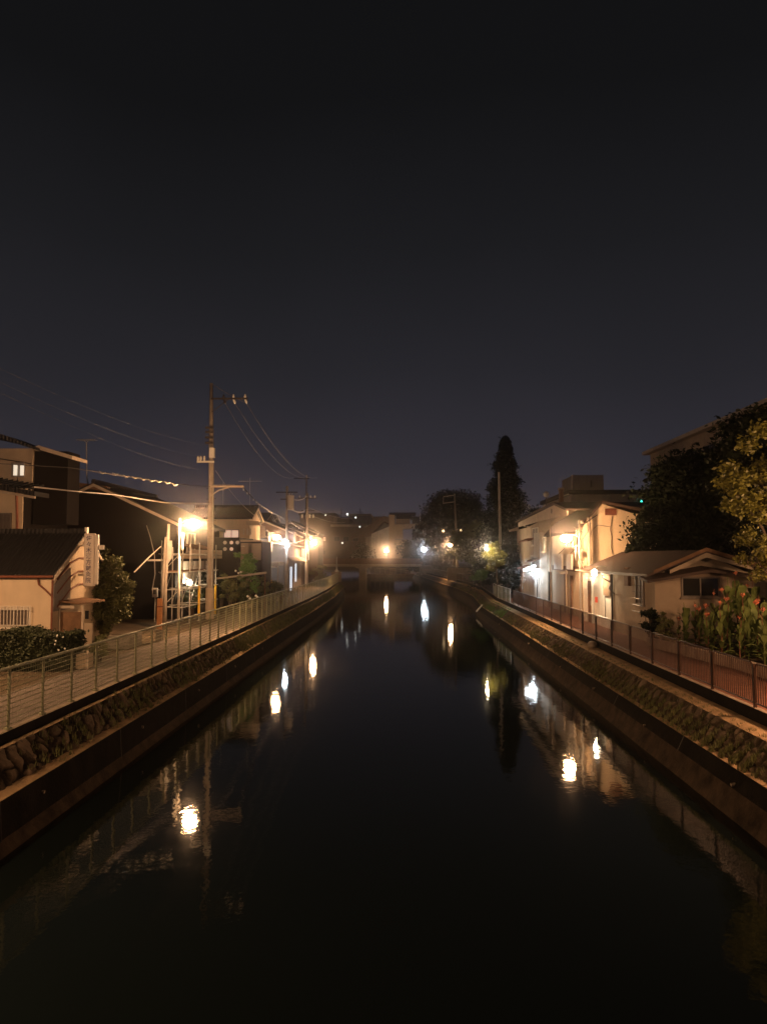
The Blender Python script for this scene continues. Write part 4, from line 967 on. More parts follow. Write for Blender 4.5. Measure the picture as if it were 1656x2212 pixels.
for k in range(5): q.box((XN-.055, 41.0+k*.14, G0), (XN-.004, 41.06+k*.14, 4.0))
q.build("pipe_strips", M["wframe"], t)
MB().tube([(XN-.5, 41.3, 4.28), (XN-.5, 36.6, 4.22)], .045, 8).build("gutter", M["fascia"], t)
b = MB(); b.tube([(XN-.35, 36.5, 4.15), (XN-.4, 36.2, 4.02), (XN-.1, 35.9, 3.8), (XN-.25, 35.7, 3.55), (XN-.02, 35.6, 3.3)], .03, 6); b.build("bent_pipe", M["dsteel"], t)
h = onx(1283, 1237, XN-.55)
t = thing("wall_lamp", h, "bare bright bulb on a bracket beside the white house door", "wall lamp")
MB().ball(h, (.15, .15, .17), 12, 8).build("bulb", M["lensS"], t, smooth=True); MB().tube([h+Vector((0, 0, .15)), h+Vector((.1, 0, .28)), (XN, h.y, h.z+.3)], .02, 6).build("bracket", M["steel"], t)
lamp_light("lamp_light", h+Vector((-.05, -.02, -.32)), 190, (1.0, .76, .46), t, .09)

# cream two storey house with gable to the camera at y = 42.4
XG = 9.95; YG = 42.4
t = thing("cream_house", (12, 47, G0), "two storey cream house with a small dark louvre in its gable", "house")
E = at(1252, 1131, YG).z; A = at(1299, 1088, YG); B = at(1362, 1108, YG)
mb = MB(); mb.prism([(XG, YG, G0-.05), (14.4, YG, G0-.05), (14.4, YG, at(1390, 1118, YG).z), (B.x, YG, B.z), (A.x, YG, A.z), (XG, YG, E)], (0, 9.0, 0)); mb.build("wall", M["cream"], t)
r = MB(); r.prism([(XG-.5, YG-.25, E-.55), (A.x, YG-.25, A.z+.02), (A.x, YG-.25, A.z+.16), (XG-.5, YG-.25, E-.40)], (0, 9.6, 0)); r.prism([(A.x, YG-.25, A.z+.02), (14.8, YG-.25, at(1390, 1118, YG).z), (14.8, YG-.25, at(1390, 1118, YG).z+.14), (A.x, YG-.25, A.z+.16)], (0, 9.6, 0)); r.build("roof", M["roofr"], t)
a = at(1306, 1113, YG); b = at(1330, 1099, YG); q = MB().box((a.x, YG-.05, a.z), (b.x, YG-.005, b.z)); q.build("louvre", M["rust"], t)
# stair cracks / cables on gable
MB().tube([at(1322, 1114, YG-.03), at(1320, 1130, YG-.03), at(1317, 1144, YG-.03), at(1321, 1160, YG-.03), at(1319, 1180, YG-.03), at(1323, 1198, YG-.03)], .016, 5).tube([at(1317, 1138, YG-.02), at(1290, 1134, YG-.02), at(1277, 1146, YG-.02), at(1272, 1180, YG-.02)], .014, 5).build("wall_cable", M["wire"], t)
win_xr(t, 1224, 1146, 1238, 1182, XG, mull=1, pm="curtain", fm="wframe"); win_xr(t, 1245, 1140, 1252, 1178, XG, mull=0, pm="curtain", fm="wframe")
MB().box((XG-.05, YG+.3, 4.15), (XG-.004, YG+8.8, 4.45)).build("band_board", M["wood"], t)
MB().box((XG-.06, 46.6, G0), (XG-.003, 47.5, 3.95)).build("door", M["wood"], t); MB().box((XG-.08, 45.3, G0), (XG-.003, 45.7, 3.9)).build("door", M["wood"], t)
MB().box((XG-.5, 46.5, 3.98), (XG-.004, 47.6, 4.05)).build("door_canopy", M["white"], t)
MB().tube([(XG-.08, YG+.4, 6.5), (XG-.08, YG+.4, G0)], .045, 8).build("downpipe", M["fascia"], t)
MB().tube([(XG-.25, 45.9, G0), (XG-.25, 45.9, 4.2)], .05, 8).build("vent_pipe", M["fascia"], t)
for px0_, px1_, lb in ((1197, 1214, "square pale box hanging left of the drain pipe on the cream house"), (1224, 1235, "narrow pale box hanging right of the drain pipe on the cream house")):
    m_ = (px0_+px1_)/2; c0 = onx(px0_, 1220, XG-.4); c1 = onx(px1_, 1220, XG-.4); zt = onx(m_, 1197, XG-.4).z; zb = onx(m_, 1230, XG-.4).z
    o = thing("notice_box", (XG-.3, (c0.y+c1.y)/2, zb), lb, "box"); MB().box((XG-.45, c1.y, zb), (XG-.35, c0.y, zt)).build("casing", M["plastic"], o, bevel=.02); MB().cyl((XG-.4, (c0.y+c1.y)/2, zt), (XG-.004, (c0.y+c1.y)/2, zt+.35), .015, 5).build("bracket", M["dsteel"], o)
# utility pole right at the gable corner
p = at(1253, 1, 42.0)
t = thing("utility_pole", (p.x, 42.0, G0), "cream lit utility pole at the corner of the cream two storey house", "utility pole", "utility poles on the right bank")
MB().tube([(p.x, 42.0, G0-.1), (p.x, 42.0, at(1256, 1118, 42.0).z)], [.13, .10], 12).build("pole", M["pole"], t, smooth=True)
MB().tube([at(1256, 1127, 41.5), at(1266, 1120, 41.5), at(1275, 1130, 41.6), at(1268, 1150, 41.6), at(1257, 1165, 41.5)], .02, 6).tube([at(1257, 1135, 41.4), at(1280, 1118, 41.9), at(1290, 1112, 42.2)], .03, 6).tube([at(1236, 1138, 41.5), at(1257, 1150, 41.45)], .02, 5).build("service_cable", M["wire"], t)
for py in (1128, 1190, 1215): c = at(1253, py, 42.0); MB().tube([(c.x, 42.0, c.z-.08), (c.x, 42.0, c.z+.08)], .15, 10).build("pole_band", M["steel"], t)
MB().cbox((p.x-.1, 41.8, 4.0), (.2, .12, .5)).build("switch_box", M["steel"], t)
# thin white pipe along the wall

# row house with gable fascia over the canal wall
XW = 9.95
t = thing("row_house", (12.5, 59, G0), "long two storey row house with pale gable board and weathered walls", "house")
Z1 = 7.35
mb = MB().box((XW, 51.6, G0-.05), (17, 67, Z1)); mb.build("wall", M["tan"], t)
G = [onx(1120, 1137, 9.35), onx(1199, 1098, 9.35), onx(1226, 1108, 9.35)]
gy = [G[0].y, G[1].y, G[2].y]; gz = [G[0].z, G[1].z, G[2].z]
MB().prism([(9.3, gy[0], gz[0]-.05), (9.3, gy[0], gz[0]+.30), (9.3, gy[1], gz[1]+.22), (9.3, gy[2], gz[2]+.1), (9.3, gy[2], gz[2]-.15), (9.3, gy[1]+.6, gz[1]-.55)], (.06, 0, 0)).build("gable_board", M["fascia"], t)
MB().prism([(9.15, gy[0]+.6, gz[0]+.32), (9.15, gy[0]+.6, gz[0]+.44), (9.15, gy[1], gz[1]+.38), (9.15, gy[2]-.3, gz[2]+.24), (9.15, gy[2]-.3, gz[2]+.12), (9.15, gy[1], gz[1]+.24)], (7.6, 0, 0)).build("roof", M["roofr"], t)
MB().prism([(XW+.02, gy[0], Z1), (XW+.02, gy[1], gz[1]), (XW+.02, 51.7, gz[2]-.2), (XW+.02, 51.7, Z1)], (6.5, 0, 0)).build("gable_wall", M["tan"], t)
MB().tube([(9.29, gy[1]+.9, gz[1]-.12), (9.27, gy[1]+.9, gz[1]-.12)], .16, 10).build("vent", M["dsteel"], t)
MB().prism([(9.3, 67.4, 7.2), (9.3, 67.4, 7.35), (10, 67.4, 7.6), (10, 67.4, 7.3)], (0, -1, 0)).build("eave_end", M["fascia"], t)
# white porch bay
MB().box((9.45, 53.2, G0), (XW-.003, 55.6, 6.7)).build("bay", M["white"], t)
win_xr(t, 1172, 1160, 1180, 1192, 9.45, mull=0, pm="curtain", fm="wframe"); MB().prism([(8.9, 53.0, 4.62), (9.449, 53.0, 4.85), (9.449, 53.0, 4.93), (8.9, 53.0, 4.70)], (0, 2.8, 0)).build("canopy", M["wood"], t)
win_xr(t, 1150, 1140, 1163, 1178, XW, mull=1, pm="curtain", fm="wframe"); win_xr(t, 1147, 1200, 1163, 1243, XW, mull=1, pm="curtain", fm="wframe")
MB().prism([(9.3, 57.3, 6.15), (XW, 57.3, 6.4), (XW, 57.3, 6.48), (9.3, 57.3, 6.23)], (0, 4.6, 0)).prism([(9.2, 57.3, 4.05), (XW, 57.3, 4.3), (XW, 57.3, 4.38), (9.2, 57.3, 4.13)], (0, 4.8, 0)).build("window_hood", M["rust"], t)
MB().box((9.40, 53.7, G0), (9.445, 54.4, 3.9)).build("door", M["plastic"], t); MB().box((9.36, 53.9, 2.0), (9.395, 54.0, 3.7)).build("door_slit", M["pane"], t)
MB().prism([(8.8, 52.9, 4.15), (9.449, 52.9, 4.15), (9.449, 52.9, 4.22), (8.8, 52.9, 4.22)], (0, 3.0, 0)).build("flat_canopy", M["white"], t)
MB().box((XW-.05, 64.3, G0), (XW-.003, 66.5, 4.4)).build("planked_wall", M["wood"], t); MB().box((XW-.05, 51.7, G0), (XW-.003, 52.6, 4.0)).build("door", M["dark"], t)
MB().ball((9.7, 62.2, 3.2), (.18, .18, .28), 10, 7).build("lantern", M["plastic"], t, smooth=True)
MB().tube([onx(1187, 1135, 9.3), (9.3, onx(1187, 1135, 9.3).y, G0)], .035, 6).build("downpipe", M["fascia"], t)
wl = onx(1180, 1205, 9.0)
t = thing("wall_lamp", wl, "cold white porch light under the flat canopy of the row house", "wall lamp")
MB().box((9.15, 54.0, 4.05), (9.4, 54.9, 4.12)).build("tube_light", M["lensL"], t); lamp_light("lamp_light", (9.1, 54.4, 3.7), 55, LED, t, .12)

# building behind with roof tower
a = at(1217, 1, 80); b = at(1375, 1, 80)
t = thing("apartment_block", ((a.x+b.x)/2, 85, G0), "dark flat roofed block with a roof tower behind the cream house", "building")
zt = at(1250, 1068, 80).z; MB().box((a.x, 80, G0), (b.x, 96, zt)).build("wall", M["grey"], t); MB().box((a.x-.3, 79.6, zt+.002), (b.x+.3, 96.4, zt+.45)).build("parapet", M["dark"], t)
a = at(1223, 1, 82); b = at(1285, 1, 82); z2 = at(1250, 1026, 82).z; MB().box((a.x, 82, zt+.455), (b.x, 88, z2)).build("roof_tower", M["grey"], t)
c = at(1254, 1054, 82); d = at(1275, 1040, 82); window(t, (at(1260, 1, 82).x, 82, at(1, 1055, 82).z), (1, 0, 0), d.x-at(1260, 1, 82).x, .7, (0, -1, 0), sill=False, mull=1, fm="dsteel", pm="pane")
MB().cyl((a.x-.2, 81.9, zt+.46), (a.x-.2, 81.9, z2), .08, 6).build("drain_pipe", M["plastic"], t)
t = thing("chimney_stack", at(1212, 1100, 75), "short dark chimney left of the roof tower", "chimney"); c = at(1209, 1100, 75); d = at(1216, 1057, 75)
MB().box((c.x, 75, 6.0), (d.x, 75.6, d.z)).build("stack", M["wood"], t); MB().box((c.x-.08, 74.9, d.z), (d.x+.08, 75.7, d.z+.15)).build("cap", M["fascia"], t)
c = at(1179, 1068, 70); t = thing("vent_fan", c, "small round pinkish cowl on a pole above the row house roof", "vent cowl"); MB().ball(c, (.28, .2, .28), 12, 8).build("cowl", M["plastic"], t, smooth=True); MB().cyl((c.x, 70, 7.3), (c.x, 70, c.z-.2), .05, 6).build("pole", M["dsteel"], t)
c = at(1383, 1084, 70); t = thing("signal_light", c, "single green signal light glowing through the dark tree edge", "light"); MB().ball(c, (.16, .1, .16), 12, 8).build("lens", M["teal"], t); MB().box((c.x-.25, 70.1, c.z-.25), (c.x+.8, 70.35, c.z+.25)).build("housing", M["dsteel"], t); MB().cyl((c.x+.9, 70.2, G0), (c.x+.9, 70.2, c.z+.3), .08, 8).build("post", M["dsteel"], t)

# long building with sloping roof line at the right edge
t = thing("school_block", (33, 75, G0), "long pale building whose flat roof edge rises to the right edge of the photo", "building")
z_ = 17.4; MB().box((30, 50, G0), (44, 93, z_)).build("wall", M["tan"], t)
MB().box((29.2, 49.5, z_+.002), (44.5, 93.6, z_+.38)).build("roof", M["fascia"], t)
for k in range(9):
    y = 90-k*4.5; window(t, (30, y, 14.2), (0, -1, 0), 3.0, 1.8, (-1, 0, 0), mull=2, pm="pane")

# ================================================================ TREES, RIGHT
X_ = lambda px, Y: at(px, 1, Y).x
tree("tree", "large dark broadleaf tree standing over the low tan house", (15.6, 41, G0), (15.6, 41, 9.3), (15.7, 41, 7.6), (3.1, 2.6, 3.4), 70, 1.0, 620, .26, M["leafd"], .28,
     extra=[((12.6, 39.6, 6.3), .55), ((12.1, 39.4, 5.6), .5), ((13.2, 39.6, 5.2), .7), ((12.9, 39.7, 7.3), .45), ((11.7, 39.3, 5.35), .28), ((12.3, 39.5, 7.0), .22)])
tree("tree", "dark tree between the long building and the lit foliage", (17.0, 33, G0), (16.6, 33, 9), (16.0, 33, 8.3), (2.4, 2.4, 3.6), 52, 1.0, 560, .24, M["leafd"], .24)
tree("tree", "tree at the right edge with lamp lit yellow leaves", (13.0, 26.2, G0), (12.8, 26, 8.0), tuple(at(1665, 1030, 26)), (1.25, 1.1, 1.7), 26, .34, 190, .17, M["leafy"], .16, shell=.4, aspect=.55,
     extra=[(tuple(at(px, py, 25.8)), r) for px, py, r in ((1572, 1012, .35), (1565, 1040, .36), (1590, 1060, .4), (1575, 1092, .28), (1600, 1100, .3), (1625, 1085, .4), (1640, 1120, .3), (1612, 1030, .45), (1650, 1075, .45), (1615, 960, .4), (1640, 930, .4))])
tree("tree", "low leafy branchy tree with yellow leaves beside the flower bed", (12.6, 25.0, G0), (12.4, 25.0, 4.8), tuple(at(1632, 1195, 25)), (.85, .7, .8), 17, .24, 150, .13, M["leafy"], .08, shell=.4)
tree("tree", "tall dark tree filling the upper right corner behind the lit leaves", (14.4, 28.5, G0), (14.4, 28.5, 11.0), tuple(at(1690, 975, 28.5)), (2.0, 1.5, 1.9), 50, .8, 520, .25, M["leafd"], .25)
tree("tree", "dark undergrowth trees filling the gap right of the far white lamps", (X_(935, 160), 160, G0), (X_(935, 160), 160, 5), (X_(938, 160), 160, 4.6), (3.6, 2, 3.4), 40, 1.1, 380, .4, M["leafd"], .25)
# conifer
def conifer(name, label, base, top, rmax, m, n=230, per=85):
    t = thing(name, base, label, "tree"); b = Vector(base); h = top-b.z
    MB().tube([b, (b.x, b.y, b.z+h*.5), (b.x, b.y, top-.3)], [.35, .2, .03], 8).build("trunk", M["trunk"], t, smooth=True)
    P = []
    for i in range(n):
        f = random.random()**1.25; z = b.z+1.2+f*(h-1.3); r = rmax*(1-f)**.80*random.uniform(.68, 1.1)+.12; a = random.uniform(0, 6.283)
        k = np.arange(per)/per; rr = r*np.sqrt(k); jit = rng.normal(size=(per, 3))*(.16+.14*(1-f))
        q = np.stack([b.x+np.cos(a)*rr, b.y+np.sin(a)*rr, z-.22*rr+.0*rr], 1)+jit; P.append(q)
    P = np.concatenate(P); leaf_mesh("crown", P, .34, m, t, aspect=.35); return t
conifer("conifer_tree", "tall pointed conifer standing behind the row house", (X_(1082, 84), 84, G0), at(1082, 953, 84).z+.4, 4.3, M["leafd"], n=480)
tree("tree", "big round dark tree crown behind the far sodium lamp", (X_(975, 150), 150, G0), (X_(975, 150), 150, 13), (X_(968, 150), 150, 11.2), (6.8, 5, 7.2), 120, 1.7, 420, .55, M["leafd"], .5)
tree("tree", "dark lower tree between the round tree and the conifer", (X_(1035, 105), 105, G0), (X_(1035, 105), 105, 7), (X_(1030, 105), 105, 6.6), (4.4, 3, 3.6), 52, 1.2, 480, .38, M["leafo"], .3)
tree("tree", "dark bushy tree beside the bright far white lamp", (X_(893, 178), 178, G0), (X_(893, 178), 178, 6), (X_(893, 178), 178, 5.6), (3.4, 3, 3.9), 40, 1.3, 420, .42, M["leafd"], .3)
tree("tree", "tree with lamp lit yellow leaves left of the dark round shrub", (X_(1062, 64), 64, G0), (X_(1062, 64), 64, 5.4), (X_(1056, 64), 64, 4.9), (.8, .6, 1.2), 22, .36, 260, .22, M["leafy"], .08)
tree("tree", "dark dense evergreen between the yellow lit leaves and the row house", (X_(1086, 66), 66, G0), (X_(1086, 66), 66, 4.5), (X_(1088, 66), 66, 4.0), (1.35, 1.2, 2.3), 40, .6, 420, .2, M["leafd"], .14)
tree("tree", "small dark trees behind the row house roof", (X_(1148, 95), 95, G0), (X_(1148, 95), 95, 9), (X_(1148, 95), 95, 8.3), (2.6, 2, 3.0), 30, 1.0, 380, .34, M["leafd"], .2)
tree("tree", "pale green lit shrub tree below the dark trees by the far railing", (X_(1028, 80), 80, G0), (X_(1028, 80), 80, 2.9), (X_(1028, 80), 80, 3.1), (.95, .7, .9), 14, .35, 220, .18, M["leafg"], .05, cat="shrub")
h = at(1050, 1178, 62.9); t = thing("wall_lamp", h, "small yellow lamp hidden among the bright yellow leaves", "lamp"); MB().ball(h, (.08, .07, .07), 10, 7).build("bulb", M["lensS"], t); MB().cyl((h.x, 62.92, h.z+.08), (h.x+.25, 63.4, h.z+.7), .01, 5).build("cord", M["wire"], t); lamp_light("lamp_light", (h.x-.05, 62.7, h.z-.25), 330, WARM, t, .1)
# far right utility poles
c = at(981, 1066, 118); t = thing("utility_pole", (c.x, 118, G0), "utility pole with an offset double crossarm before the round tree", "utility pole", "utility poles on the right bank")
MB().tube([(c.x+.5, 118, G0), (c.x, 118, c.z)], [.2, .12], 8).build("pole", M["pole"], t); a = at(957, 1073, 118); MB().tube([(c.x, 118, c.z-.25), (a.x, 118, a.z)], .07, 6).tube([(c.x, 118, c.z-1.3), (a.x, 118, a.z-1.0)], .07, 6).tube([(a.x, 118, a.z), (a.x, 118, a.z-1.1)], .05, 6).build("crossarm", M["steel"], t)
c = at(1077, 1020, 72); t = thing("utility_pole", (c.x, 72, G0), "slender pale pole standing before the pointed conifer", "utility pole", "utility poles on the right bank")
MB().tube([(c.x+.1, 72, G0), (c.x, 72, c.z)], [.17, .10], 8).build("pole", M["pole"], t)
for px, py in ((907, 1180), (913, 1165)): pass
for (px, py, Y, lb) in ((957, 1147, 130, "tiny lit globe left of the far pole"), (1355, 1146, 130, "")):
    if lb:
        c = at(px, py, Y); t = thing("far_light", c, lb, "light", "small far lights"); MB().ball(c, .2, 8, 6).build("bulb", M["fary"], t); MB().cyl(c+Vector((0, .2, 0)), (c.x, c.y+.2, G0), .05, 5).build("pole", M["dsteel"], t)
c = at(1012, 1146, 118); c = at(983, 1146, 118); t = thing("far_light", c, "tiny lit globe right of the far pole", "light", "small far lights"); MB().ball(c+Vector((.9, 0, 0)), .2, 8, 6).build("bulb", M["fary"], t); MB().tube([c+Vector((.9, .1, 0)), c+Vector((0, .1, .3))], .04, 5).build("bracket", M["dsteel"], t)

# small street front bits behind far railing
t = flat_house("garden_wall", "low brown wall behind the far railing under the sodium lamp", X_(960, 112), X_(1010, 112), 112, 113, 3.4, "tan", par=.08, cat="wall")
t = thing("parked_van", (X_(868+58, 150), 150, G0), "small dark van shape parked by the far bridge end", "van")
x0 = X_(905, 150); MB().prism([(x0, 150, 1.9), (x0+2.6, 150, 1.9), (x0+2.6, 150, 2.6), (x0+2.1, 150, 3.3), (x0+.3, 150, 3.35), (x0, 150, 2.7)], (0, 3.4, 0)).build("body", M["dsteel"], t, bevel=.06)
for dx in (.45, 2.1): MB().cyl((x0+dx, 149.9, 1.92), (x0+dx, 150.15, 1.92), .33, 14).build("wheel", M["wire"], t)
MB().box((x0+.4, 149.97, 2.65), (x0+1.9, 149.995, 3.1)).build("window", M["pane"], t)

# ================================================================ BRIDGE + FAR CENTRE
YB = 165.0
bx0 = X_(690, YB); bx1 = X_(905, YB)
t = thing("bridge", ((bx0+bx1)/2, YB, 0), "low brown concrete road bridge crossing the far end of the canal", "bridge")
zd = at(780, 1224, YB).z
MB().box((bx0-2, YB, zd), (bx1+2, YB+7, zd+.55)).build("deck", M["deck"], t)
MB().box((bx0-2, YB+.06, zd+.551), (bx1+2, YB+.26, zd+1.75)).build("parapet", M["para"], t); MB().box((bx0-2, YB+6.7, zd+.551), (bx1+2, YB+6.9, zd+1.75)).build("parapet", M["wood"], t)
c = X_(784, YB); MB().box((c-.75, YB+1.2, -.5), (c+.75, YB+5.8, zd-.45)).prism([(c-2.0, YB+1.2, zd-.002), (c+2.0, YB+1.2, zd-.002), (c+.9, YB+1.2, zd-.45), (c-.9, YB+1.2, zd-.45)], (0, 4.6, 0)).build("pier", M["deck"], t)
MB().box((bx0-3, YB-.5, -.5), (bx0+.3, YB+7.5, zd-.003)).box((bx1-.2, YB-.5, -.5), (bx1+3, YB+7.5, zd-.003)).build("abutment", M["concrete"], t)
MB().box((bx0-30, YB+.3, G0), (bx0-2, YB+6.6, zd+.5)).build("approach", M["path"], t)
MB().prism([(bx0-.4, YB-.6, zd+.3), (bx0-.4, YB-14, 1.9), (bx0-.4, YB-14, 2.9), (bx0-.4, YB-.6, zd+1.5)], (-.2, 0, 0)).build("wing_wall", M["tan"], t)
# weir with rails beyond the bridge
t = thing("weir", (X_(840, 183), 183, 0), "low lit weir walkway with thin rails seen under the bridge", "weir")
a, b = X_(790, 183), X_(905, 183); MB().box((a, 183, -.5), (b, 184.5, .9)).build("sill", M["tan"], t); q = MB()
for k in range(12): x = a+(b-a)*k/11; q.box((x-.05, 183.1, .9), (x+.05, 183.2, 2.1))
q.box((a, 183.08, 2.1), (b, 183.22, 2.2)); q.build("rail", M["fascia"], t)
lamp_y = None
# far white house
Y6 = 200.0
P_ = lambda px, py, Y=Y6: at(px, py, Y)
t = thing("far_white_house", (X_(835, Y6), Y6, G0), "white house with tall chimney like tower lit by a sodium lamp beyond the bridge", "house")
MB().prism([P_(802, 1209), P_(802, 1153), P_(850, 1133), P_(850, 1209)], (0, 9, 0)).build("wall", M["white"], t)
MB().prism([P_(755, 1160), P_(829, 1114), P_(852, 1126), P_(852, 1136), P_(829, 1126), P_(798, 1156), P_(760, 1163)], (0, 10, 0)).build("roof", M["brown"], t)
MB().prism([P_(840, 1209, 199), P_(840, 1112, 199), P_(852, 1112, 199), P_(852, 1209, 199)], (0, 3, 0)).build("tower", M["cream"], t)
MB().prism([P_(852, 1133), P_(852, 1163), P_(870, 1163), P_(870, 1142), P_(925, 1138), P_(925, 1130)], (0, 9, 0)).build("wall_cladding", M["cream"], t)
MB().prism([P_(852, 1166), P_(852, 1209), P_(880, 1209), P_(880, 1166)], (0, 8, 0)).build("shop_wall", M["cream"], t)
MB().prism([P_(840, 1107, 198.5), P_(840, 1111, 198.5), P_(898, 1111, 198.5), P_(898, 1107, 198.5)], (0, 9, 0)).prism([P_(855, 1112), P_(855, 1120), P_(888, 1120), P_(888, 1112)], (0, 5, 0)).build("attic_roof", M["darker"], t)
MB().prism([P_(855, 1121), P_(855, 1131), P_(885, 1131), P_(885, 1121)], (0, 6, 0)).build("attic_wall", M["tan"], t)
window(t, (P_(829, 1, 199.9).x, 199.95, P_(1, 1196).z), (1, 0, 0), 1.6, .9, (0, -1, 0), sill=False)
FC = [(700, 757, 1118, 215, 16, "dark", "roof", "dark far block behind the third lamp glow"), (757, 800, 1110, 230, 14, "grey", "fascia", "grey far building left of the white house"), (722, 790, 1133, 205, 8, "brown", "fascia", "far brown house with a pale roof edge"),
      (888, 912, 1116, 240, 10, "dark", "darker", "far dark tower right of the white house"), (655, 725, 1108, 205, 12, "brown", "roof", "far brown block behind the third utility pole"), (800, 850, 1116, 260, 12, "dark", "roof", "low dark far roof above the white house")]
for a, b, py, Y, dp, wm_, rm_, lb in FC:
    t = flat_house("far_building", lb, X_(a, Y), X_(b, Y), Y, Y+dp, at(a, py, Y).z-.6, wm_, rm_, par=.6, over=.4)
    w_ = X_(b, Y)-X_(a, Y); nw = max(1, int(w_/2.6))
    for k in range(nw):
        for zz in (5.6, 9.2):
            if zz+2 < at(a, py, Y).z and random.random() < .8: window(t, (X_(a, Y)+.5+k*2.5, Y, zz), (1, 0, 0), 1.5, 1.2, (0, -1, 0), pm="pane" if random.random() < .85 else "winlit", sill=False)
tree("tree", "dark tree left of the far white house", (X_(784, 186), 186, G0), (X_(784, 186), 186, 5), (X_(782, 186), 186, 5.0), (2.6, 2, 3.2), 30, 1.1, 380, .4, M["leafd"], .25)
for px, pt, Y, lb in ((778, 1098, 240, "far thin antenna mast above the grey building"), (737, 1100, 235, "far thin antenna mast above the dark roofs on the left"), (916, 1091, 230, "dark mast with cross pieces right of the white house"), (907, 1108, 228, "pale thin mast right of the white house")):
    c = at(px, pt, Y); t = thing("antenna_mast", (c.x, Y, G0), lb, "mast", "far masts"); MB().cyl((c.x, Y, G0), (c.x, Y, c.z), .13, 6).build("pole", M["dsteel" if Y != 228 else "white"], t); MB().box((c.x-1.2, Y-.05, c.z-1.3), (c.x+.9, Y+.05, c.z-1.15)).build("crossarm", M["dsteel"], t)
c = at(610, 958, 88); 
# antennas on left roofs
for px, py, Y, lb in ((556, 1040, 62, "faint television antenna above the brown gable house"), (501, 1047, 62, "faint television antenna left of the lower crossarm")):
    c = at(px, py, Y); t = thing("tv_antenna", (c.x, Y-3, 7.6), lb, "antenna", "rooftop antennas"); MB().cyl((c.x, Y-3, 7.6), (c.x, Y-3, c.z), .025, 5).build("mast", M["steel"], t); MB().box((c.x-.9, Y-3.02, c.z-.3), (c.x+.9, Y-2.98, c.z-.26)).build("elements", M["steel"], t)

# ================================================================ PLANTS IN FRONT
# hedge on the left
t = thing("hedge", (-12.3, 23.0, G0), "dark clipped hedge in front of the near cream house", "hedge")
pts = []
n = 30000
u = rng.uniform(size=(n, 3)); x = -14.5+u[:, 0]*4.4; y = 22.7+u[:, 1]*1.3; z = G0+.1+u[:, 2]*1.0
face = rng.integers(0, 5, n); z = np.where(face < 2, G0+1.05+rng.normal(size=n)*.05+.10*np.sin(x*3.1), z); y = np.where((face == 2) | (face == 3), 22.7+rng.normal(size=n)*.06, y); x = np.where(face == 4, -10.1+rng.normal(size=n)*.07, x)
leaf_mesh("foliage", np.stack([x, y, z], 1), .085, M["leafh"], t, aspect=.6)
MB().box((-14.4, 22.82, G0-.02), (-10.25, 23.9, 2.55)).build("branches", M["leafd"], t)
# bush-tree beside the sign
tree("tree", "bushy garden tree between the signboard and the orange post", (at(250, 1, 31.5).x, 31.5, G0), (at(250, 1, 31.5).x, 31.5, 3.9), (at(250, 1, 31.5).x, 31.5, 3.4), (1.1, .9, 1.75), 135, .27, 360, .12, M["leafo"], .08,
     extra=[(tuple(at(px, py, 31.4)), r) for px, py, r in ((282, 1262, .2), (228, 1210, .2), (235, 1222, .25), (222, 1203, .14), (228, 1190, .14))])
t = shrub("shrub", "low flowering ground shrub behind the fence beside the pale box", (-10.0, 25.2, 2.0), (.4, .7, .5), 2200, .09, M["leafo"], zb=G0)
t = shrub("shrub", "scrubby weeds on the ground between hedge and path", (-11.3, 25.2, 1.95), (.5, .8, .4), 2200, .09, M["leafo"], zb=G0)
q = thing("flowers", (-10.2, 22.6, G0), "small white blossoms on the corner of the hedge", "flowers"); mb = MB()
for _ in range(9): mb.ball((-10.1+random.uniform(-.25, .08), 22.62+random.uniform(-.05, .1), 2.2+random.uniform(0, .5)), .03, 6, 4)
mb.build("blossom", M["whitefl"], q)
# pipe rail, box
t = thing("pipe_rail", (-12.0, 26.0, G0), "pale pipe handrail in front of the house door", "rail")
a = at(124, 1366, 26); b = at(175, 1369, 26); MB().tube([(a.x, 26, G0), (a.x, 26, a.z), (b.x, 26, b.z), (b.x, 26, G0)], .035, 8).build("rail", M["fascia"], t, smooth=True)
t = thing("low_wall", (-11.2, 26.6, G0), "low brown block wall behind the pale pipe handrail", "wall"); MB().box((at(142, 1, 26.4).x, 26.4, G0-.02), (at(172, 1, 26.4).x, 26.6, at(1, 1372, 26.4).z)).build("blocks", M["concrete"], t); MB().box((at(142, 1, 26.4).x-.03, 26.37, at(1, 1372, 26.4).z+.001), (at(172, 1, 26.4).x+.03, 26.63, at(1, 1372, 26.4).z+.06)).build("coping", M["curb"], t)
t = thing("utility_box", (-9.9, 23.4, G0), "pale box standing at the path edge behind the green fence", "box")
a = at(163, 1447, 23.2); b = at(188, 1414, 23.2); MB().box((a.x, 23.2, G0), (b.x, 23.7, b.z)).build("casing", M["cream"], t, bevel=.02); MB().box((b.x+.004, 23.15, G0), (b.x+.07, 23.2, b.z+.12)).build("post", M["fascia"], t)
t = thing("planter_box", at(310, 1375, 30), "grey low planter boxes at the path edge near the orange post", "planter")
a = at(255, 1395, 29.5); b = at(335, 1360, 29.5)
MB().box((-10.9, 28.2, G0), (-10.1, 29.6, 2.1)).build("box", M["concrete"], t, bevel=.02); MB().box((-10.8, 28.3, 2.101), (-10.2, 29.5, 2.13)).build("soil", M["soil"], t)

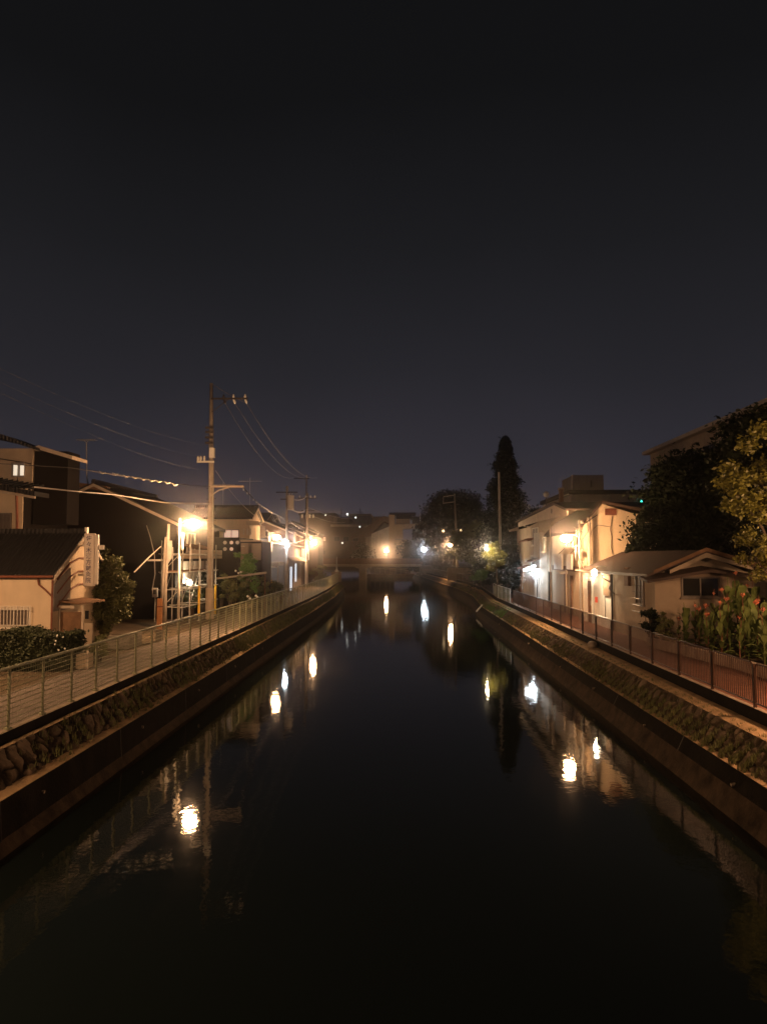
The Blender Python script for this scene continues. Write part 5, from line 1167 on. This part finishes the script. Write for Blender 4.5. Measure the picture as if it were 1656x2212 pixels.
# canna bed, right
t = thing("planter_wall", (10.5, 22, G0), "stone edged planter wall holding the flowering plants", "wall")
poly = [(9.35, 29.0), (9.75, 26), (10.05, 23.5), (10.2, 20.5), (10.6, 18.5), (11.6, 17.0), (14, 16.0)]
sweep(densify(poly, .4), [(0, 1.58), (.0, 1.98), (-.28, 2.0), (-.28, 1.7)], -1).build("blocks", M["curb"], t)
tag(MB().prism([(x, y, 1.7) for x, y in [(9.55, 29.0), (9.95, 26), (10.25, 23.5), (10.4, 20.5), (10.8, 18.7), (11.8, 17.2), (14.5, 16.2), (16, 29.0)]], (0, 0, .06)).build("planting_soil", M["soil"]), "dark soil of the flower bed", "soil", kind="structure")
def canna(x, y, z, h, fl, name="canna_plant"):
    t = thing(name, (x, y, z), "broad leaved flowering plant with orange blooms in the bed by the brown railing" if fl else "broad leaved green plant without blooms in the bed by the brown railing", "plant", "broad leaved plants in the bed by the brown railing")
    st = MB().tube([(x, y, z-.05), (x+random.uniform(-.04, .04), y, z+h*.5), (x+random.uniform(-.08, .08), y+random.uniform(-.05, .05), z+h)], [.022, .018, .01], 5); st.build("stem", M["canna"] if not fl else M["redstalk"], t)
    mb = MB(); n = 12
    for i in range(n):
        f = .10+.74*i/n; zb = z+h*f*.9; a = i*2.4+random.uniform(-.5, .5); L = h*random.uniform(.24, .38); wd = L*random.uniform(.13, .19); tilt = random.uniform(.15, .6)+(.5 if i < 5 else 0)+(.4 if i < 2 else 0)
        d = Vector((math.cos(a), math.sin(a), 0)); sd = Vector((-d.y, d.x, 0)); o = Vector((x, y, zb)); rows = []
        for k in range(7):
            s_ = k/6; hz = math.sin(tilt)*L*s_; vz = math.cos(tilt)*L*s_-L*.28*s_*s_*s_; ww = wd*math.sin(math.pi*min(1, (s_*.93+.05)))**.75
            c = o+d*hz+Vector((0, 0, vz)); rows += [c-sd*ww+d*ww*.25*0+Vector((0, 0, ww*.35)), c, c+sd*ww+Vector((0, 0, ww*.35))]
        fs = []
        for k in range(6):
            q = k*3; fs += [(q, q+1, q+4, q+3), (q+1, q+2, q+5, q+4)]
        mb.add(rows, fs)
    mb.build("leaves", M["canna"], t, smooth=True)
    if fl:
        f = MB(); top = Vector((x, y, z+h+.06)); sc_ = random.uniform(.5, .95)
        for k in range(7):
            a = random.uniform(0, 6.28); e = random.uniform(.3, 1.2); d = Vector((math.cos(a)*math.sin(e), math.sin(a)*math.sin(e), math.cos(e))); s2 = d.cross(Vector((0, 0, 1))).normalized(); L = .19*sc_
            f.add([top, top+d*L*.5+s2*L*.4, top+d*L, top+d*L*.5-s2*L*.4], [(0, 1, 2, 3)])
        f.ball(top, .025, 6, 4); f.build("flower", M["flower"], t)
        f = MB()
        for k in range(4): f.tube([top+Vector((0, 0, -.1)), top+Vector((random.uniform(-.05, .05), random.uniform(-.05, .05), random.uniform(.08, .25)))], .006, 4)
        f.build("bud_stalk", M["redstalk"], t)
random.seed(21)
cand = []
for r_ in range(13):
    y = 19.0+r_*.76; x = float(np.interp(y, [19, 20.5, 23.5, 26, 28.5], [10.9, 10.6, 10.45, 10.15, 9.8]))+random.uniform(0, .25)
    while x < 14.4-.22*abs(y-21):
        cand.append((x+random.uniform(-.15, .15), y+random.uniform(-.3, .3))); x += .34
for i, (x, y) in enumerate(cand):
    edge = 1.0 if x > 11.4 else .82
    canna(x, y, 1.74, random.choice((1.15, 1.5, 1.8, 2.1, 2.45))*random.uniform(.92, 1.08)*edge, i % 2 == 1)
shrub("shrub", "dark rounded shrub against the tan wall left of the flower bed", (9.38, 29.5, 2.45), (.42, .4, .85), 6500, .09, M["leafd"], zb=G0)
shrub("shrub", "small reddish weed clump at the left end of the flower bed", (9.6, 28.5, 2.35), (.35, .35, .7), 1600, .09, M["leafo"], zb=G0)
# lit objects behind the right tree
t = thing("lit_sign", at(1640, 1145, 45), "warm lit white panel glimpsed through leaves at the right edge", "sign"); a = at(1615, 1168, 45); b = at(1655, 1132, 45)
MB().box((a.x, 45, a.z), (b.x, 45.25, b.z)).build("panel", M["winlitw"], t); MB().box((a.x-.2, 44.9, b.z), (b.x+.3, 45.3, b.z+.1)).build("frame", M["white"], t); MB().cyl((b.x, 45.15, G0), (b.x, 45.15, a.z), .08, 8).build("post", M["steel"], t)
# stones / litter on path
t = tag(MB().ball((XR(31)-.35, 30.9, 1.50), (.20, .3, .16), 10, 6).build("loose_stone", M["curb"], smooth=True), "pale loose stone lying on the ledge below the brown railing", "stone")
# round reflector bubble near right water edge
# ================================================================ AIR
hz_ = MB().box((-330, -12, -1.6), (330, 425, 24)); hm = bpy.data.materials.new("night_air"); hm.use_nodes = True; t_ = hm.node_tree; t_.nodes.clear()
o_ = t_.nodes.new("ShaderNodeOutputMaterial"); v_ = t_.nodes.new("ShaderNodeVolumePrincipled"); v_.inputs["Color"].default_value = (.92, .92, .95, 1); v_.inputs["Density"].default_value = HAZE; v_.inputs["Anisotropy"].default_value = .985
t_.links.new(v_.outputs[0], o_.inputs["Volume"])
ho = hz_.build("haze", hm); tag(ho, "thin night haze glowing round the lamps", "haze", kind="stuff")
